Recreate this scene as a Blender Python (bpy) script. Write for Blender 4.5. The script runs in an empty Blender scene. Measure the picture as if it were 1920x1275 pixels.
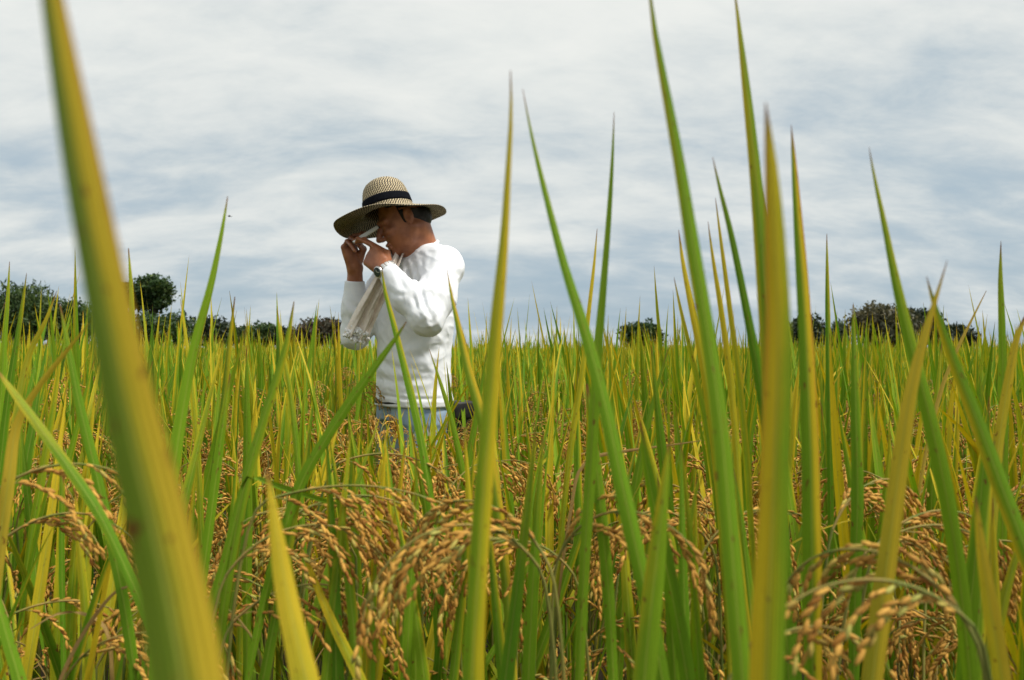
import bpy, math, random
import numpy as np
from mathutils import Matrix, Vector, noise as mnoise

scene = bpy.context.scene
R = math.radians
FPX = 1493.33            # focal length in photograph pixels (28 mm on a 36 mm wide sensor, 1920 px)
CAM_H = 1.071
HOR = 652.0              # the photograph's horizon row
# ------------------------------------------------------------------ camera
cam_d = bpy.data.cameras.new("camera")
cam_d.lens = 28.0
cam_d.sensor_width = 36.0
cam_d.clip_start = 0.02
cam_d.clip_end = 3000.0
cam_d.dof.use_dof = True
cam_d.dof.focus_distance = 1.75
cam_d.dof.aperture_fstop = 8.5
cam = bpy.data.objects.new("camera", cam_d)
scene.collection.objects.link(cam)
cam.location = (0, 0, CAM_H)
cam.rotation_euler = (R(90) + math.atan((HOR - 637.5) / FPX), 0, 0)
scene.camera = cam
# ------------------------------------------------------------------ world
SUN_TO = Vector((0.52, -0.20, 0.83)).normalized()
sun_el = math.asin(SUN_TO.z)
sun_rot = math.atan2(SUN_TO.x, SUN_TO.y)
world = bpy.data.worlds.new("World")
scene.world = world
world.use_nodes = True
wt = world.node_tree
wt.nodes.clear()

def N(tree, typ, **kw):
    n = tree.nodes.new(typ)
    for k, v in kw.items():
        if k.startswith("i_"):
            key = k[2:]
            n.inputs[int(key) if key.isdigit() else key].default_value = v
        else:
            setattr(n, k, v)
    return n

def math_node(tree, op, a, b=None, clamp=False, c=None):
    n = tree.nodes.new("ShaderNodeMath")
    n.operation = op
    n.use_clamp = clamp
    for i, x in enumerate((a, b, c)):
        if x is None:
            continue
        if isinstance(x, (int, float)):
            n.inputs[i].default_value = x
        else:
            tree.links.new(x, n.inputs[i])
    return n.outputs[0]

def ramp(tree, x, lo, hi, a=0.0, b=1.0, smooth=True):
    n = tree.nodes.new("ShaderNodeMapRange")
    n.interpolation_type = "SMOOTHSTEP" if smooth else "LINEAR"
    tree.links.new(x, n.inputs[0])
    n.inputs[1].default_value = lo
    n.inputs[2].default_value = hi
    n.inputs[3].default_value = a
    n.inputs[4].default_value = b
    return n.outputs[0]

def mixc(tree, fac, a, b, mode="MIX"):
    n = tree.nodes.new("ShaderNodeMix")
    n.data_type = "RGBA"
    n.blend_type = mode
    for sock, x in ((n.inputs[0], fac), (n.inputs[6], a), (n.inputs[7], b)):
        if isinstance(x, (int, float)):
            sock.default_value = x
        elif isinstance(x, tuple):
            sock.default_value = (*x, 1.0)
        else:
            tree.links.new(x, sock)
    return n.outputs[2]

sky = N(wt, "ShaderNodeTexSky", sky_type="NISHITA", sun_disc=False)
sky.sun_elevation = sun_el
sky.sun_rotation = sun_rot
sky.dust_density = 2.0
tc = N(wt, "ShaderNodeTexCoord")
sep = N(wt, "ShaderNodeSeparateXYZ")
wt.links.new(tc.outputs["Generated"], sep.inputs[0])
zc = math_node(wt, "MAXIMUM", sep.outputs[2], 0.0)
zz = math_node(wt, "ADD", zc, 0.34)
px_ = math_node(wt, "DIVIDE", sep.outputs[0], zz)
py_ = math_node(wt, "DIVIDE", sep.outputs[1], zz)
comb = N(wt, "ShaderNodeCombineXYZ")
wt.links.new(px_, comb.inputs[0])
wt.links.new(py_, comb.inputs[1])
mp = N(wt, "ShaderNodeMapping")
mp.inputs["Rotation"].default_value = (0, 0, R(-38))
mp.inputs["Scale"].default_value = (1.25, 2.3, 1.0)
mp.inputs["Location"].default_value = (3.1, 1.7, 0.0)
wt.links.new(comb.outputs[0], mp.inputs[0])
n1 = N(wt, "ShaderNodeTexNoise", i_Scale=0.95, i_Detail=10.0, i_Roughness=0.58, i_Distortion=0.22)
n2 = N(wt, "ShaderNodeTexNoise", i_Scale=3.4, i_Detail=9.0, i_Roughness=0.62, i_Distortion=0.35)
wt.links.new(mp.outputs[0], n1.inputs["Vector"])
wt.links.new(mp.outputs[0], n2.inputs["Vector"])
dens = math_node(wt, "ADD", math_node(wt, "MULTIPLY", n1.outputs[0], 0.68), math_node(wt, "MULTIPLY", n2.outputs[0], 0.32))
veil = ramp(wt, zc, 0.0, 0.36, -0.02, 0.16)
dens = math_node(wt, "ADD", dens, veil)
cover = ramp(wt, dens, 0.34, 0.66, 0.0, 1.0)
thick = ramp(wt, dens, 0.46, 0.78, 0.0, 1.0)
grey = mixc(wt, 0.10, (2.95, 3.80, 4.45), sky.outputs[0])            # thin blue-grey cloud sheet, a little clear sky in it
cl = mixc(wt, cover, grey, (4.60, 5.05, 5.20))
cl = mixc(wt, thick, cl, (6.45, 6.58, 6.35))
bg = N(wt, "ShaderNodeBackground", i_Strength=0.05)
wt.links.new(cl, bg.inputs[0])
wo = N(wt, "ShaderNodeOutputWorld")
wt.links.new(bg.outputs[0], wo.inputs[0])
# ------------------------------------------------------------------ sun (veiled by thin cloud) and exposure
sun_d = bpy.data.lights.new("sun", "SUN")
sun_d.energy = 1.5
sun_d.angle = R(10)
sun_d.color = (1.0, 0.955, 0.88)
sun = bpy.data.objects.new("sun", sun_d)
scene.collection.objects.link(sun)
sun.rotation_euler = SUN_TO.to_track_quat("Z", "Y").to_euler()
vs = scene.view_settings
vs.view_transform = "Standard"
vs.look = "None"
vs.exposure = 1.40
vs.gamma = 1.0
vs.use_curve_mapping = False
scene.cycles.use_denoising = True
scene.cycles.max_bounces = 8
scene.cycles.transparent_max_bounces = 8

# ------------------------------------------------------------------ helpers
COL = scene.collection.objects
rng = np.random.default_rng(7)

def at(px, py, d):
    """world point seen at a photograph pixel, d metres ahead of the camera"""
    return np.array([(px - 960.0) / FPX * d, d, CAM_H - (py - HOR) / FPX * d])

def nrm(v):
    v = np.asarray(v, float)
    return v / (np.linalg.norm(v, axis=-1, keepdims=True) + 1e-12)

def link(name, data, parent=None, loc=None):
    o = bpy.data.objects.new(name, data)
    COL.link(o)
    if parent is not None:
        o.parent = parent
    if loc is not None:
        o.location = loc
    return o

def tag(o, label=None, cat=None, group=None, kind=None):
    for k, v in (("label", label), ("category", cat), ("group", group), ("kind", kind)):
        if v:
            o[k] = v
    return o

def np_mesh(name, v, f, mat, attrs=None, smooth=True):
    """f: (m,k) array of faces with one k, or a list of such arrays"""
    fs = f if isinstance(f, list) else [f]
    me = bpy.data.meshes.new(name)
    v = np.ascontiguousarray(v, np.float32)
    me.vertices.add(len(v))
    me.vertices.foreach_set("co", v.ravel())
    loops = np.concatenate([np.asarray(a, np.int32).ravel() for a in fs])
    starts, s = [], 0
    for a in fs:
        a = np.asarray(a)
        starts.append(s + np.arange(len(a), dtype=np.int32) * a.shape[1])
        s += a.size
    starts = np.concatenate(starts).astype(np.int32)
    me.loops.add(len(loops))
    me.loops.foreach_set("vertex_index", loops)
    me.polygons.add(len(starts))
    me.polygons.foreach_set("loop_start", starts)
    me.update(calc_edges=True)
    if smooth:
        me.polygons.foreach_set("use_smooth", np.ones(len(starts), bool))
    for k, a in (attrs or {}).items():
        at_ = me.attributes.new(k, "FLOAT_VECTOR", "POINT")
        at_.data.foreach_set("vector", np.ascontiguousarray(a, np.float32).ravel())
    if mat:
        me.materials.append(mat)
    return me

def new_mat(name):
    m = bpy.data.materials.new(name)
    m.use_nodes = True
    t = m.node_tree
    b = t.nodes["Principled BSDF"]
    return m, t, b

def attr(t, name):
    n = t.nodes.new("ShaderNodeAttribute")
    n.attribute_name = name
    s = t.nodes.new("ShaderNodeSeparateXYZ")
    t.links.new(n.outputs["Vector"], s.inputs[0])
    return s.outputs

# ------------------------------------------------------------------ materials
def leaf_material():
    m, t, b = new_mat("rice_leaf")
    u, v, rn = attr(t, "luv")
    ye, dr, ha = attr(t, "lcol")
    cb = t.nodes.new("ShaderNodeCombineXYZ")
    t.links.new(math_node(t, "MULTIPLY", u, 1.6), cb.inputs[0])
    t.links.new(math_node(t, "MULTIPLY", v, 7.0), cb.inputs[1])
    t.links.new(math_node(t, "MULTIPLY", rn, 61.0), cb.inputs[2])
    ns = N(t, "ShaderNodeTexNoise", i_Scale=1.0, i_Detail=5.0, i_Roughness=0.6)
    t.links.new(cb.outputs[0], ns.inputs["Vector"])
    nz = math_node(t, "SUBTRACT", ns.outputs[0], 0.5)
    side = math_node(t, "MULTIPLY", math_node(t, "MULTIPLY", math_node(t, "SUBTRACT", u, 0.5), 2.4), ha)
    edge = math_node(t, "MULTIPLY", math_node(t, "POWER", math_node(t, "ABSOLUTE", math_node(t, "MULTIPLY", math_node(t, "SUBTRACT", u, 0.5), 2.0)), 3.0), 0.22)
    tip = math_node(t, "MULTIPLY", math_node(t, "POWER", v, 3.0), 0.62)
    Y = math_node(t, "ADD", math_node(t, "ADD", ye, side), math_node(t, "ADD", tip, edge))
    Y = math_node(t, "ADD", Y, math_node(t, "MULTIPLY", nz, 0.75))
    yf = ramp(t, Y, 0.12, 0.95)
    g = mixc(t, rn, (0.105, 0.235, 0.012), (0.210, 0.350, 0.018))
    col = mixc(t, yf, g, (0.600, 0.450, 0.022))
    of = ramp(t, Y, 1.15, 1.85)
    col = mixc(t, of, col, (0.520, 0.215, 0.030))
    # brown tips
    bt = ramp(t, math_node(t, "ADD", v, math_node(t, "MULTIPLY", nz, 0.12)), 0.955, 0.998)
    col = mixc(t, bt, col, (0.200, 0.075, 0.030))
    # dry straw leaves
    col = mixc(t, dr, col, mixc(t, ns.outputs[0], (0.250, 0.125, 0.045), (0.560, 0.370, 0.160)))
    # rust spots
    cb2 = t.nodes.new("ShaderNodeCombineXYZ")
    t.links.new(math_node(t, "MULTIPLY", u, 3.0), cb2.inputs[0])
    t.links.new(math_node(t, "MULTIPLY", v, 46.0), cb2.inputs[1])
    t.links.new(math_node(t, "MULTIPLY", rn, 97.0), cb2.inputs[2])
    vo = N(t, "ShaderNodeTexNoise", i_Scale=1.1, i_Detail=1.5)
    t.links.new(cb2.outputs[0], vo.inputs["Vector"])
    sp = ramp(t, vo.outputs[0], 0.680, 0.740)
    col = mixc(t, math_node(t, "MULTIPLY", sp, 0.85), col, (0.160, 0.050, 0.018))
    cb4 = t.nodes.new("ShaderNodeCombineXYZ")
    t.links.new(math_node(t, "MULTIPLY", u, 1.8), cb4.inputs[0])
    t.links.new(math_node(t, "MULTIPLY", v, 17.0), cb4.inputs[1])
    t.links.new(math_node(t, "MULTIPLY", rn, 131.0), cb4.inputs[2])
    bn = N(t, "ShaderNodeTexNoise", i_Scale=1.0, i_Detail=6.0, i_Roughness=0.7)
    t.links.new(cb4.outputs[0], bn.inputs["Vector"])
    col = mixc(t, ramp(t, bn.outputs[0], 0.62, 0.74, 0.0, 0.55), col, (0.340, 0.170, 0.035))
    # veins and midrib
    ve = math_node(t, "SINE", math_node(t, "MULTIPLY", u, 56.5))
    wv = ramp(t, math_node(t, "ABSOLUTE", math_node(t, "SUBTRACT", u, 0.5)), 0.015, 0.055, 0.45, 0.0)
    col = mixc(t, wv, col, (0.400, 0.430, 0.085))
    cb3 = t.nodes.new("ShaderNodeCombineXYZ")
    t.links.new(math_node(t, "MULTIPLY", u, 13.0), cb3.inputs[0])
    t.links.new(math_node(t, "MULTIPLY", v, 5.0), cb3.inputs[1])
    t.links.new(math_node(t, "MULTIPLY", rn, 43.0), cb3.inputs[2])
    st = N(t, "ShaderNodeTexNoise", i_Scale=1.0, i_Detail=6.0, i_Roughness=0.65)
    t.links.new(cb3.outputs[0], st.inputs["Vector"])
    stv = math_node(t, "MULTIPLY", math_node(t, "SUBTRACT", st.outputs[0], 0.5), 1.05)
    vm = math_node(t, "ADD", math_node(t, "MULTIPLY_ADD", ve, 0.11, c=0.97), stv)
    hsv = N(t, "ShaderNodeHueSaturation")
    t.links.new(col, hsv.inputs["Color"])
    t.links.new(vm, hsv.inputs["Value"])
    t.links.new(hsv.outputs[0], b.inputs["Base Color"])
    b.inputs["Roughness"].default_value = 0.48
    b.inputs["Specular IOR Level"].default_value = 0.14
    bp = N(t, "ShaderNodeBump", i_Strength=0.25, i_Distance=0.0006)
    t.links.new(math_node(t, "ADD", ve, math_node(t, "MULTIPLY", nz, 2.0)), bp.inputs["Height"])
    t.links.new(bp.outputs[0], b.inputs["Normal"])
    tr = N(t, "ShaderNodeBsdfTranslucent")
    h2 = N(t, "ShaderNodeHueSaturation", i_Saturation=1.12, i_Value=1.25)
    t.links.new(hsv.outputs[0], h2.inputs["Color"])
    t.links.new(h2.outputs[0], tr.inputs[0])
    mx = N(t, "ShaderNodeMixShader", i_0=0.20)
    t.links.new(b.outputs[0], mx.inputs[1])
    t.links.new(tr.outputs[0], mx.inputs[2])
    t.links.new(mx.outputs[0], t.nodes["Material Output"].inputs[0])
    return m

def grain_material():
    m, t, b = new_mat("rice_grain")
    rn, gr, ln = attr(t, "luv")
    col = mixc(t, rn, (0.270, 0.107, 0.016), (0.720, 0.405, 0.082))
    col = mixc(t, gr, col, (0.380, 0.390, 0.090))
    tp = ramp(t, ln, 0.82, 1.0, 0.0, 0.5)
    col = mixc(t, tp, col, (0.180, 0.075, 0.030))
    tcn = N(t, "ShaderNodeTexCoord")
    ns = N(t, "ShaderNodeTexNoise", i_Scale=650.0, i_Detail=2.0)
    t.links.new(tcn.outputs["Object"], ns.inputs["Vector"])
    col = mixc(t, ramp(t, ns.outputs[0], 0.45, 0.80, 0.0, 0.35), col, (0.260, 0.110, 0.030))
    t.links.new(col, b.inputs["Base Color"])
    b.inputs["Roughness"].default_value = 0.6
    b.inputs["Specular IOR Level"].default_value = 0.15
    return m

def noisy_mat(name, c1, c2, scale, rough=0.7, bump=0.0, detail=5.0, coord="Object", stretch=None, dist=0.01, spec=0.3):
    m, t, b = new_mat(name)
    tcn = N(t, "ShaderNodeTexCoord")
    vec = tcn.outputs[coord]
    if stretch:
        mpn = N(t, "ShaderNodeMapping")
        mpn.inputs["Scale"].default_value = stretch
        t.links.new(vec, mpn.inputs[0])
        vec = mpn.outputs[0]
    ns = N(t, "ShaderNodeTexNoise", i_Scale=scale, i_Detail=detail, i_Roughness=0.6)
    t.links.new(vec, ns.inputs["Vector"])
    f = ramp(t, ns.outputs[0], 0.32, 0.68)
    t.links.new(mixc(t, f, c1, c2), b.inputs["Base Color"])
    b.inputs["Roughness"].default_value = rough
    b.inputs["Specular IOR Level"].default_value = spec
    if bump:
        bp = N(t, "ShaderNodeBump", i_Strength=bump, i_Distance=dist)
        t.links.new(ns.outputs[0], bp.inputs["Height"])
        t.links.new(bp.outputs[0], b.inputs["Normal"])
    return m

def tree_leaf_mat(name, c1, c2, c3):
    m, t, b = new_mat(name)
    rn, a2, a3 = attr(t, "luv")
    col = mixc(t, rn, c1, c2)
    col = mixc(t, a2, col, c3)
    t.links.new(col, b.inputs["Base Color"])
    b.inputs["Roughness"].default_value = 0.6
    tr = N(t, "ShaderNodeBsdfTranslucent")
    t.links.new(col, tr.inputs[0])
    mx = N(t, "ShaderNodeMixShader", i_0=0.25)
    t.links.new(b.outputs[0], mx.inputs[1])
    t.links.new(tr.outputs[0], mx.inputs[2])
    t.links.new(mx.outputs[0], t.nodes["Material Output"].inputs[0])
    return m

M_LEAF = leaf_material()
M_GRAIN = grain_material()
M_CULM = noisy_mat("rice_culm", (0.075, 0.125, 0.018), (0.26, 0.23, 0.05), 22.0, stretch=(1, 1, 0.3))
M_STEM = noisy_mat("panicle_stem", (0.13, 0.18, 0.03), (0.34, 0.22, 0.06), 40.0)
M_MUD = noisy_mat("paddy_mud", (0.018, 0.013, 0.009), (0.050, 0.036, 0.022), 3.5, rough=0.55, bump=0.6, detail=9.0, dist=0.05)
M_BARK = noisy_mat("bark", (0.06, 0.045, 0.03), (0.14, 0.11, 0.08), 6.0, stretch=(1, 1, 0.2), bump=0.5)

# ------------------------------------------------------------------ ground
gv = np.array([[-900, -200, 0], [900, -200, 0], [900, 1500, 0], [-900, 1500, 0]], float)
ground = link("ground", np_mesh("ground", gv, np.array([[0, 1, 2, 3]]), M_MUD, smooth=False))
tag(ground, "dark wet mud of the paddy under the rice", kind="structure")

# ------------------------------------------------------------------ trees beyond the field
def tube(C, rad, sides=5):
    C = np.asarray(C, float)
    rad = np.broadcast_to(np.asarray(rad, float), (len(C),))
    T = nrm(np.gradient(C, axis=0))
    ref = np.array([0.31, 0.95, 0.05]) if abs(T[:, 2]).mean() > 0.5 else np.array([0.1, 0.2, 1.0])
    X = nrm(np.cross(T, ref))
    Y = np.cross(T, X)
    a = np.arange(sides) * 2 * math.pi / sides
    v = C[:, None] + rad[:, None, None] * (np.cos(a)[None, :, None] * X[:, None] + np.sin(a)[None, :, None] * Y[:, None])
    n = len(C)
    i = np.arange(n - 1)[:, None] * sides
    j = np.arange(sides)[None]
    k = (j + 1) % sides
    f = np.stack([i + j, i + k, i + sides + k, i + sides + j], -1).reshape(-1, 4)
    return v.reshape(-1, 3), f

def cat_geo(parts):
    vs_, fs_, o = [], [], 0
    for v, f in parts:
        vs_.append(v)
        fs_.append(f + o)
        o += len(v)
    return np.concatenate(vs_), np.concatenate(fs_)

TREE_MATS = {
    "green": tree_leaf_mat("tree_leaf_green", (0.010, 0.034, 0.006), (0.040, 0.088, 0.012), (0.11, 0.15, 0.02)),
    "dark": tree_leaf_mat("tree_leaf_dark", (0.008, 0.018, 0.007), (0.026, 0.046, 0.014), (0.05, 0.07, 0.02)),
    "olive": tree_leaf_mat("tree_leaf_olive", (0.025, 0.032, 0.012), (0.085, 0.085, 0.035), (0.20, 0.17, 0.08)),
    "russet": tree_leaf_mat("tree_leaf_russet", (0.022, 0.022, 0.012), (0.070, 0.060, 0.025), (0.15, 0.07, 0.035)),
    "pale": tree_leaf_mat("tree_leaf_pale", (0.035, 0.060, 0.030), (0.10, 0.14, 0.07), (0.16, 0.19, 0.10)),
}

def tree(name, label, px, D, top, wpx, low, mat, seed, form="round", leaves=3600):
    r = np.random.default_rng(seed)
    k = D / FPX
    x0, W = (px - 960) * k, wpx * k
    zt = CAM_H + (HOR - top) * k
    zb = max(0.25, CAM_H + (HOR - low) * k)
    H = zt - zb
    root = link(name, None, loc=(x0, D, 0))
    tag(root, label, "bush" if name == "bush" else "tree", "trees and bushes beyond the rice field")
    # trunk and limbs
    segs = []
    zz_ = np.linspace(0, zb + 0.55 * H, 9)
    wob = np.cumsum(r.normal(0, 0.05 * W / 4, (9, 2)), 0)
    C = np.column_stack([wob, zz_])
    C[0, :2] = 0
    segs.append(tube(C, np.linspace(0.045, 0.018, 9) * max(zt, 2.5), 7))
    blobs = []
    nb = {"round": 34, "feather": 60, "flat": 34}[form]
    for i in range(nb):
        d = nrm(r.normal(0, 1, 3))
        rad = r.uniform(0.25, 0.92) ** 0.6
        c = d * rad * np.array([W / 2, W / 2, H / 2]) * 0.74
        c[2] += (zb + zt) / 2
        if form == "flat":
            c[2] = zb + (c[2] - zb) * 0.92 + H * 0.08 * (1 - (c[0] / (W / 2)) ** 2)
        s = r.uniform(0.15, 0.25) * min(W, H * 1.3) * (0.85 if form == "feather" else 1.0)
        blobs.append((c, s))
    for i in range(0, nb, 3):
        c, s = blobs[i]
        a = C[r.integers(4, 8)]
        p = np.linspace(0, 1, 6)[:, None]
        mid = a * (1 - p) + c * p
        mid[:, 2] += np.sin(p[:, 0] * math.pi) * 0.08 * H
        segs.append(tube(mid, np.linspace(0.016, 0.004, 6) * max(zt, 2.5), 5))
    v, f = cat_geo(segs)
    link("trunk", np_mesh("trunk", v, f, M_BARK), root)
    # foliage: many small leaf clumps on the shells of the lobes
    per = int(leaves * 1.5) // nb
    P, RN, A2 = [], [], []
    for c, s in blobs:
        d = nrm(r.normal(0, 1, (per, 3)))
        rr = s * (0.55 + 0.55 * r.random((per, 1)) ** 0.6) * r.uniform(0.7, 1.25, (per, 1))
        p = c + d * rr * np.array([1.15, 1.15, 0.85])
        if form == "feather":
            p[:, 2] -= (np.abs(p[:, 0] - c[0]) ** 1.5) * 0.25
        P.append(p)
        base = r.random() * 0.5
        RN.append(np.clip(base + r.random(per) * 0.5, 0, 1))
        A2.append((r.random(per) < 0.14) * r.random(per) + (0.35 if r.random() < 0.18 else 0.0))
    P = np.concatenate(P)
    RN, A2 = np.concatenate(RN), np.concatenate(A2)
    n = len(P)
    size = k * r.uniform(2.2, 5.0, n)
    a = nrm(r.normal(0, 1, (n, 3)))
    if form == "feather":
        a = nrm(a * 0.6 + np.array([0, 0, -0.6]) + r.normal(0, 0.4, (n, 3)))
    b = nrm(np.cross(a, r.normal(0, 1, (n, 3))))
    la, lb = size[:, None] * a, size[:, None] * b * (0.34 if form == "feather" else 0.55)
    if form == "feather":
        la = la * 1.5
    q = np.stack([P - la, P - lb, P + la, P + lb], 1).reshape(-1, 3)
    q[:, 2] = np.maximum(q[:, 2], 0.02)
    f = np.arange(4 * n).reshape(-1, 4)
    luv = np.repeat(np.column_stack([RN, np.clip(A2, 0, 1), RN]), 4, 0)
    link("crown", np_mesh("crown", q, f, TREE_MATS[mat], {"luv": luv}, smooth=False), root)
    return root

tree("bamboo_clump", "tall feathery dark green bamboo clump at the left edge, behind the rice", 40, 80, 522, 170, 655, "green", 11, "feather", 6500)
tree("tree", "dark leafy tree right behind the big blurred rice blade on the left", 140, 84, 560, 110, 655, "green", 12, "round", 3600)
tree("tree", "thin brownish tree top showing just right of the big blurred blade", 224, 96, 500, 54, 640, "russet", 13, "round", 2600)
tree("tree", "round dense green tree standing alone above the left tree line", 287, 95, 511, 84, 592, "green", 14, "round", 4600)
tree("bush", "dark bush under the round green tree on the left", 300, 92, 586, 170, 660, "green", 15, "flat", 3400)
tree("tree", "low flat topped dark tree between the round tree and the pale green one", 392, 120, 595, 128, 660, "dark", 16, "flat", 3400)
tree("tree", "lighter green low tree in the middle of the left tree line", 482, 120, 604, 128, 660, "green", 17, "flat", 3400)
tree("bush", "small dark bush between the light green tree and the reddish brown bush", 546, 118, 609, 92, 660, "dark", 18, "round", 2400)
tree("bush", "reddish brown bush just left of the person in white", 612, 112, 595, 128, 660, "russet", 19, "flat", 3800)
tree("tree", "small round dark green tree alone on the horizon right of the person", 1205, 120, 599, 82, 662, "green", 20, "round", 3800)
tree("tree", "dark tree at the left end of the right hand tree group", 1515, 115, 590, 86, 662, "dark", 21, "round", 3400)
tree("palm_like_tree", "pale thin feathery tree in the gap of the right hand tree group", 1572, 125, 592, 44, 662, "pale", 22, "feather", 1800)
tree("tree", "largest olive brown tree of the right hand tree group", 1662, 110, 561, 128, 662, "olive", 23, "round", 5600)
tree("tree", "very dark tree leaning against the right of the olive brown one", 1716, 114, 566, 96, 662, "dark", 24, "round", 3800)
tree("bush", "low dark bush sloping down at the right end of the tree group", 1786, 116, 609, 100, 662, "dark", 25, "flat", 3000)

# ------------------------------------------------------------------ rice building blocks
def ribbon(C, side, W, fold=0.30, na=3):
    C, W = np.asarray(C, float), np.asarray(W, float)
    T = nrm(np.gradient(C, axis=0))
    side = nrm(side - T * (side * T).sum(-1, keepdims=True))
    nor = np.cross(T, side)
    a = np.linspace(-1, 1, na)
    half = W[:, None, None] / 2
    lift = (np.abs(a) ** 1.3)[None, :, None]
    v = C[:, None] + half * (a[None, :, None] * side[:, None] * math.cos(fold) + lift * nor[:, None] * math.sin(fold))
    n = len(C)
    i = np.arange(n - 1)[:, None] * na
    j = np.arange(na - 1)[None]
    f = np.stack([i + j, i + j + 1, i + na + j + 1, i + na + j], -1).reshape(-1, 4)
    uu = np.broadcast_to((a + 1) / 2, (n, na))
    vv = np.broadcast_to(np.linspace(0, 1, n)[:, None], (n, na))
    return v.reshape(-1, 3), f, np.stack([uu, vv], -1).reshape(-1, 2)

def leaf_profile(t, wmax):
    w = np.where(t < 0.30, 0.50 + 0.50 * np.sin(t / 0.30 * math.pi / 2), 1 - np.clip((t - 0.30) / 0.70, 0, 1) ** 1.75)
    return np.maximum(w * wmax, 0.0004)

def leaf_proto(r, L, w, th0, bend, power, segs, na, kink=None, twist=0.5):
    """blade growing from the origin, leaning towards +X"""
    n = segs + 1
    t = np.linspace(0, 1, n)
    th = th0 + bend * t ** power
    if kink is not None:
        th = th + kink[1] / (1 + np.exp(-(t - kink[0]) * 60))
    sway = r.normal(0, 0.06) * t ** 2 + 0.03 * np.sin(t * 5 + r.uniform(0, 6))
    d = np.column_stack([np.sin(th), np.sin(sway) * 0.6, np.cos(th)])
    C = np.concatenate([[[0, 0, 0]], np.cumsum((d[1:] + d[:-1]) / 2 * (L / segs), 0)])
    tw = r.uniform(-0.6, 0.6) + twist * r.normal(0, 1) * t
    T = nrm(d)
    s0 = np.array([0, 1.0, 0])
    nn = nrm(np.cross(T, s0))
    side = np.cos(tw)[:, None] * s0 + np.sin(tw)[:, None] * nn
    return ribbon(C, side, leaf_profile(t, w), 0.32, na), C[-1]

# blade kinds: (length, width, lean, bend, power, kink, yellow, dry, half)
KINDS = []
kr = np.random.default_rng(21)
for i in range(14):                                   # erect flag leaves
    KINDS.append(dict(L=kr.uniform(0.32, 0.46), w=kr.uniform(0.0115, 0.0165), th0=kr.uniform(0, 0.10), bend=kr.uniform(-0.02, 0.28), p=1.8, k=None,
                      ye=float(np.clip(kr.normal(0.14, 0.24), -0.2, 0.75)), dr=0.0, ha=float(kr.choice([0, 0, -0.4, 0.4]))))
for i in range(6):                                    # longer arching leaves
    KINDS.append(dict(L=kr.uniform(0.38, 0.50), w=kr.uniform(0.0095, 0.0130), th0=kr.uniform(0.05, 0.2), bend=kr.uniform(0.4, 1.0), p=1.7, k=None,
                      ye=float(np.clip(kr.normal(0.25, 0.28), -0.1, 0.9)), dr=0.0, ha=0.0))
for i in range(2):                                    # folded leaves
    KINDS.append(dict(L=0.42, w=0.0115, th0=0.12, bend=0.25, p=1.5, k=(0.55 + 0.1 * i, 1.9), ye=0.0, dr=0.0, ha=0.0))
for i in range(5):                                    # dry straw leaves
    KINDS.append(dict(L=kr.uniform(0.26, 0.42), w=kr.uniform(0.004, 0.0075), th0=kr.uniform(0.1, 0.5), bend=kr.uniform(0.9, 2.3), p=1.3, k=None, ye=0.6, dr=kr.uniform(0.75, 1.0), ha=0.0))
FLAG, ARCH, FOLD, DRY = list(range(14)), list(range(14, 20)), [20, 21], list(range(22, 27))

def build_protos(segs, na, wide=1.0):
    out = []
    for i, q in enumerate(KINDS):
        r = np.random.default_rng(300 + i)
        (v, f, uv), tipp = leaf_proto(r, q["L"], q["w"] * wide, q["th0"], q["bend"], q["p"], segs * (2 if q["k"] and segs > 5 else 1), na, q["k"], 0.9 if q["dr"] else 0.35)
        out.append(dict(v=v, f=f, uv=uv, tip=tipp, q=q))
    return out

P_NEAR = build_protos(12, 3)
P_MID = build_protos(6, 3, 1.12)
P_FAR = build_protos(4, 2, 1.3)
P_WAY = build_protos(3, 2, 2.6)

def leaf_attrs(uv, rn, q, ye=None):
    n = len(uv)
    return (np.column_stack([uv, np.full(n, rn)]), np.tile([q["ye"] if ye is None else ye, q["dr"], q["ha"]], (n, 1)))

LEAF_MESH = []                                       # near plants share these
for i, p in enumerate(P_NEAR):
    row = []
    for s in range(3):
        rr_ = np.random.default_rng(900 + 7 * i + s)
        ye = float(np.clip(p["q"]["ye"] + rr_.normal(0, 0.22), -0.2, 1.1))
        luv, lcol = leaf_attrs(p["uv"], rr_.random(), p["q"], ye)
        row.append(np_mesh("leaf", p["v"], p["f"], M_LEAF, {"luv": luv, "lcol": lcol}))
    LEAF_MESH.append(row)

def bake_leaves(protos, inst):
    """inst: list of (kind, 4x4 matrix, seed in 0..1, yellow shift)"""
    V, F, A, B, o = [], [], [], [], 0
    by = {}
    for it in inst:
        by.setdefault(it[0], []).append(it)
    for kd, its in by.items():
        p = protos[kd]
        m = np.array([it[1] for it in its])
        v = np.einsum("kij,nj->kni", m[:, :3, :3], p["v"]) + m[:, None, :3, 3]
        k, n = len(its), len(p["v"])
        V.append(v.reshape(-1, 3))
        F.append((p["f"][None] + (np.arange(k) * n)[:, None, None] + o).reshape(-1, 4))
        o += k * n
        rn = np.array([it[2] for it in its])
        ys = np.array([it[3] for it in its])
        a = np.empty((k, n, 3))
        a[:, :, :2] = p["uv"]
        a[:, :, 2] = rn[:, None]
        b = np.empty((k, n, 3))
        b[:, :, 0] = (p["q"]["ye"] + ys)[:, None]
        b[:, :, 1] = p["q"]["dr"]
        b[:, :, 2] = p["q"]["ha"]
        A.append(a.reshape(-1, 3))
        B.append(b.reshape(-1, 3))
    return np.concatenate(V), np.concatenate(F), {"luv": np.concatenate(A), "lcol": np.concatenate(B)}

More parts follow.
